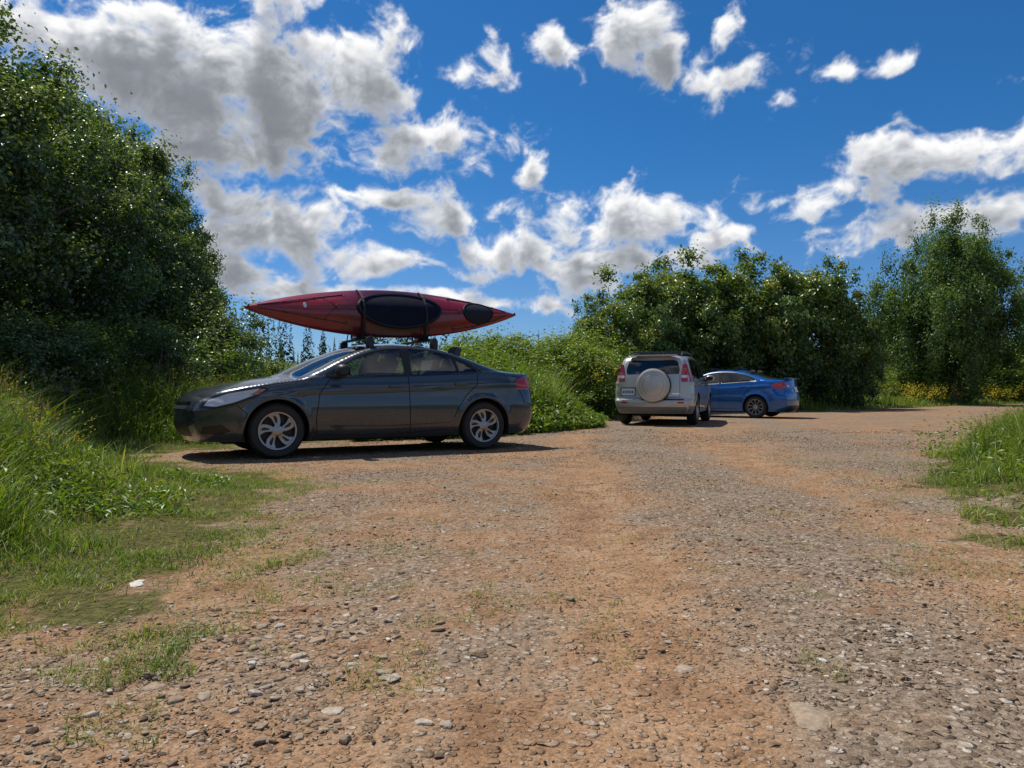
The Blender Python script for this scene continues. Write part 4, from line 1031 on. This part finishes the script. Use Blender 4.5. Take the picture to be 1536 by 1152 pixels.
# ---------------- silver suv
ps = paint("silver_paint", (0.48, 0.46, 0.42), 0.5, 0.32)
m_lowr = principled("grey_cladding", (0.16, 0.155, 0.15), 0.55, var=0.15)
sp = dict(L=4.36, W=0.905, zm=0.72, sill=0.27, tumble=0.27, Rf=0.24, Lf=0.6, Rr=0.13, Lr=0.28, rt=0.08, r=0.352, rim=0.232, xf=0.87, xr=3.43, track=0.785,
  top=[(0.12,.83),(0.3,.93),(.8,1.01),(1.08,1.05),(1.3,1.18),(1.6,1.38),(1.85,1.53),(2.1,1.60),(2.5,1.635),(3.0,1.64),(3.5,1.625),(3.9,1.60),(4.08,1.575)],
  crown=[(0,.04),(.8,.06),(1.6,.06),(2.3,.05),(4.08,.045)],
  belt=[(0,.8),(0.9,.96),(1.3,1.0),(3.0,1.05),(4.1,1.10)],
  shift=[(0.12,-.13),(.6,-.06),(1.1,-.15),(1.9,-.08),(2.5,0),(3.6,.02),(4.08,.06)],
  nose=[(.27,.18),(.40,.10),(.55,.08),(.70,.09)], tail=[(.27,4.18),(.40,4.27),(.56,4.28),(.62,4.22),(.9,4.215),(1.1,4.205),(1.3,4.17),(1.45,4.125)],
  bulgef=[(0,.13),(2,.13)], bulger=[(0,.07),(2,.06)], ws=(1.12,1.88), rw=(4.3,4.31),
  regions=[
   ('black',[(1.42,1.005),(1.62,1.17),(1.85,1.36),(2.05,1.47),(2.4,1.525),(3.0,1.535),(3.5,1.52),(3.85,1.48),(3.93,1.30),(3.90,1.12),(3.0,1.06),(2.0,1.02)]),
   ('glass',[(1.62,1.04),(1.64,1.15),(1.87,1.33),(2.07,1.44),(2.36,1.49),(2.38,1.055)]),
   ('glass',[(2.46,1.06),(2.45,1.495),(3.0,1.505),(3.18,1.50),(3.2,1.09)]),
   ('dglass',[(3.28,1.10),(3.26,1.49),(3.5,1.485),(3.78,1.45),(3.84,1.28),(3.80,1.14)]),
   ('lamp',[(.25,.72),(.35,.82),(.66,.90),(.72,.86),(.55,.74)]),
   ('red',[(3.98,.98),(4.0,1.16),(4.03,1.38),(4.10,1.38),(4.17,1.1),(4.19,.98)]),
   ('lower',[(1.3,.273),(1.3,.36),(3.0,.36),(3.0,.273)]),
   ('lower',[(3.86,.273),(3.84,.44),(4.26,.44),(4.17,.273)]),
  ], lower_mat=m_lowr)
suv = Car("silver_suv", sp, ps)
suv.build_sides(); suv.build_top(); suv.cap(True); suv.cap(False); suv.wheels('five')
suv.interior([(2.0,-.38,.72),(2.0,.38,.72),(2.85,-.38,.74),(2.85,.38,.74)], 1.45, 0.6)
suv.mirror(1.6, 1.04); suv.handles([(2.25, .93), (3.1, .96)])
suv.seam([(1.36,.38),(1.34,.6),(1.40,.95)]); suv.seam([(2.42,.38),(2.41,.7),(2.42,1.05)]); suv.seam([(3.30,1.08),(3.22,.9),(3.05,.72),(2.98,.5)]); suv.seam([(1.36,.38),(2.98,.38)])
suv.patch("rear_window", [(-.58,1.155),(.58,1.155),(.60,1.25),(.55,1.44),(.48,1.475),(-.48,1.475),(-.55,1.44),(-.60,1.25)], m_dglass, 'rear', 0.006)
for sg in (-1, 1):
    def mp(p): 
        q = [(sg * a, b_) for a, b_ in p]; return q if sg > 0 else q[::-1]
    suv.patch("tail_lamp", mp([(.635,.98),(.775,.98),(.77,1.15),(.735,1.38),(.665,1.38),(.63,1.15)]), m_red, 'rear', 0.008)
    suv.patch("reversing_lamp", mp([(.64,1.07),(.765,1.07),(.765,1.13),(.64,1.13)]), m_white, 'rear', 0.012)
    suv.patch("bumper_reflector", mp([(.56,.50),(.70,.50),(.70,.54),(.56,.54)]), m_red, 'rear', 0.006)
suv.patch("rear_bumper_cladding", [(-.74,.28),(.74,.28),(.76,.42),(-.76,.42)], m_lowr, 'rear', 0.006)
suv.patch("bumper_step", [(-.70,.575),(.70,.575),(.70,.60),(-.70,.60)], m_black, 'rear', 0.006)
suv.patch("licence_plate_recess", [(-.73,.66),(-.37,.66),(-.37,.86),(-.73,.86)], m_lowr, 'rear', 0.004)
suv.patch("licence_plate", [(-.70,.68),(-.40,.68),(-.40,.83),(-.70,.83)], m_white, 'rear', 0.012)
for i in range(6): suv.patch("plate_character", [(-.675+.044*i,.72),(-.65+.044*i,.72),(-.65+.044*i,.79),(-.675+.044*i,.79)], m_plate_txt, 'rear', 0.015)
suv.patch("tailgate_badge", [(.44,.70),(.60,.70),(.60,.73),(.44,.73)], m_chrome, 'rear', 0.008)
suv.patch("tailgate_seam", [(.60,.64),(.608,.64),(.608,1.14),(.60,1.14)], m_under, 'rear', 0.003)
suv.patch("tailgate_seam", [(-.76,.635),(.62,.635),(.62,.643),(-.76,.643)], m_under, 'rear', 0.003)
B = Build()
prof = [(0.37, -0.01), (0.375, 0.03), (0.372, 0.16), (0.355, 0.20), (0.325, 0.212), (0.315, 0.205), (0.305, 0.212), (0.26, 0.222), (0.25, 0.216), (0.24, 0.224), (0.12, 0.232), (0.0, 0.234)]
B.lathe(prof, (0, 0, 0), 0, 56, 1)
B.lathe([(0.372, -0.03), (0.385, 0.0), (0.385, 0.10), (0.376, 0.12)], (0, 0, 0), 1, 56, 1)
sw = B.make("spare_wheel_cover", [principled("cover_paint", (0.52, 0.49, 0.44), 0.35, metal=0.3, coat=0.8), m_tire], suv.root)
sw.rotation_euler = (0, 0, math.radians(-90)); sw.location = (4.28, 0.04, 0.90)
B = Build()
for sg in (-1, 1):
    B.tube([(2.0, sg*.60, float(suv.top(2.0))-.02), (2.15, sg*.60, float(suv.top(2.15))+.05), (3.0, sg*.60, float(suv.top(3.0))+.055), (3.75, sg*.60, float(suv.top(3.75))+.05), (3.9, sg*.60, float(suv.top(3.9))-.02)], 0.018, 0, 8)
for xb in (2.4, 3.4): B.box((xb, 0, float(suv.top(xb)) + 0.065), (0.06, 1.2, 0.025), 0, None, 0.008)
B.box((4.18, 0, 1.575), (0.20, 1.1, 0.03), 1, None, 0.01)
B.tube([(4.22, 0.0, 1.17), (4.215, -0.2, 1.20), (4.20, -0.38, 1.23)], 0.008, 0, 6)
B.make("roof_rails_and_spoiler", [m_black, ps], suv.root)
suv.root.location = (4.68, 20.45, 0); suv.root.rotation_euler = (0, 0, math.radians(-111))

# ---------------- blue sedan
pbz = paint("blue_paint", (0.004, 0.10, 0.34), 0.5, 0.28, dust=0.12)
sp = dict(L=4.58, W=0.877, zm=0.58, sill=0.19, tumble=0.42, Rf=0.26, Lf=0.75, Rr=0.20, Lr=0.5, rt=0.07, r=0.32, rim=0.225, xf=0.95, xr=3.59, track=0.755,
  top=[(0.14,.68),(0.3,.77),(.7,.87),(1.15,.955),(1.35,1.04),(1.7,1.22),(2.0,1.345),(2.25,1.405),(2.55,1.43),(2.9,1.42),(3.2,1.37),(3.5,1.28),(3.8,1.18),(3.98,1.13),(4.2,1.115),(4.36,1.12)],
  crown=[(0,.03),(.5,.05),(1.2,.05),(1.6,.06),(2.3,.05),(3.2,.05),(3.9,.04),(4.36,.02)],
  belt=[(0,.68),(0.9,.88),(1.3,.935),(2.5,.99),(3.5,1.05),(3.9,1.07),(4.4,1.06)],
  shift=[(0.14,-.13),(.6,-.06),(1.0,-.06),(1.2,-.16),(1.9,-.08),(2.5,0),(3.1,.06),(3.9,.12),(4.36,.09)],
  nose=[(.19,.17),(.30,.09),(.42,.05),(.52,.06),(.60,.10)], tail=[(.19,4.32),(.32,4.42),(.5,4.45),(.7,4.44),(.85,4.39),(1.0,4.37)],
  bulger=[(0,.11),(2,.10)], ws=(1.22,2.02), rw=(3.2,3.9),
  regions=[
   ('black',[(1.42,.935),(1.65,1.075),(1.88,1.21),(2.08,1.295),(2.3,1.338),(2.6,1.353),(2.9,1.335),(3.15,1.29),(3.40,1.21),(3.56,1.13),(3.58,1.065),(3.3,1.03),(2.5,.98),(1.8,.95)]),
   ('glass',[(1.66,.97),(1.69,1.075),(1.9,1.19),(2.08,1.268),(2.3,1.31),(2.47,1.322),(2.50,1.0)]),
   ('glass',[(2.59,1.005),(2.59,1.328),(2.88,1.31),(3.12,1.262),(3.36,1.18),(3.48,1.11),(3.40,1.055)]),
   ('lamp',[(.22,.60),(.30,.66),(.50,.73),(.82,.79),(.72,.70),(.5,.62)]),
   ('red',[(4.02,.90),(4.10,.97),(4.28,1.03),(4.36,1.03),(4.375,.88),(4.3,.84),(4.12,.85)]),
  ])
bc = Car("blue_sedan", sp, pbz)
bc.build_sides(); bc.build_top(); bc.cap(True); bc.cap(False); bc.wheels('multi')
bc.interior([(2.0,-.36,.60),(2.0,.36,.60),(2.9,-.36,.62),(2.9,.36,.62)], 1.5)
bc.mirror(1.64, 0.97); bc.handles([(2.35, .86), (3.25, .90)])
bc.seam([(1.38,.24),(1.36,.5),(1.52,.93)]); bc.seam([(2.55,.24),(2.53,.6),(2.52,.97)]); bc.seam([(3.52,1.07),(3.46,.88),(3.28,.72),(3.16,.5)]); bc.seam([(1.38,.25),(3.05,.27)])
bc.seam([(4.1,.83),(4.2,.66),(4.42,.62)], 0.01)
for sg in (-1, 1):
    q = [(sg * a, b_) for a, b_ in [(.42,.86),(.66,.86),(.66,1.03),(.52,1.0)]]; bc.patch("tail_lamp", q if sg > 0 else q[::-1], m_red, 'rear', 0.006)
    q = [(sg * a, b_) for a, b_ in [(.46,.90),(.58,.90),(.58,.95),(.48,.94)]]; bc.patch("reversing_lamp", q if sg > 0 else q[::-1], m_white, 'rear', 0.010)
bc.patch("licence_plate", [(-.16,.74),(.16,.74),(.16,.90),(-.16,.90)], m_white, 'rear', 0.01)
bc.patch("lower_valance", [(-.60,.20),(.60,.20),(.58,.36),(-.58,.36)], m_black, 'rear', 0.006)
B = Build(); B.box((4.40, 0, 1.14), (0.16, 1.2, 0.03), 0, None, 0.01)
for xb in (2.2, 2.9):
    B.box((xb, 0, float(bc.top(xb)) + 0.05), (0.05, 1.1, 0.025), 1, None, 0.008)
    for sg in (-1, 1): B.box((xb, sg * 0.52, float(bc.top(xb)) + 0.0), (0.09, 0.06, 0.09), 1, None, 0.015)
B.make("spoiler_and_roof_bars", [pbz, m_black], bc.root)
bc.root.location = (4.55, 23.87, 0); bc.root.rotation_euler = (0, 0, math.radians(-35))
print("TOTAL verts", sum(len(o.data.vertices) for o in scene.objects if o.type == 'MESH'))
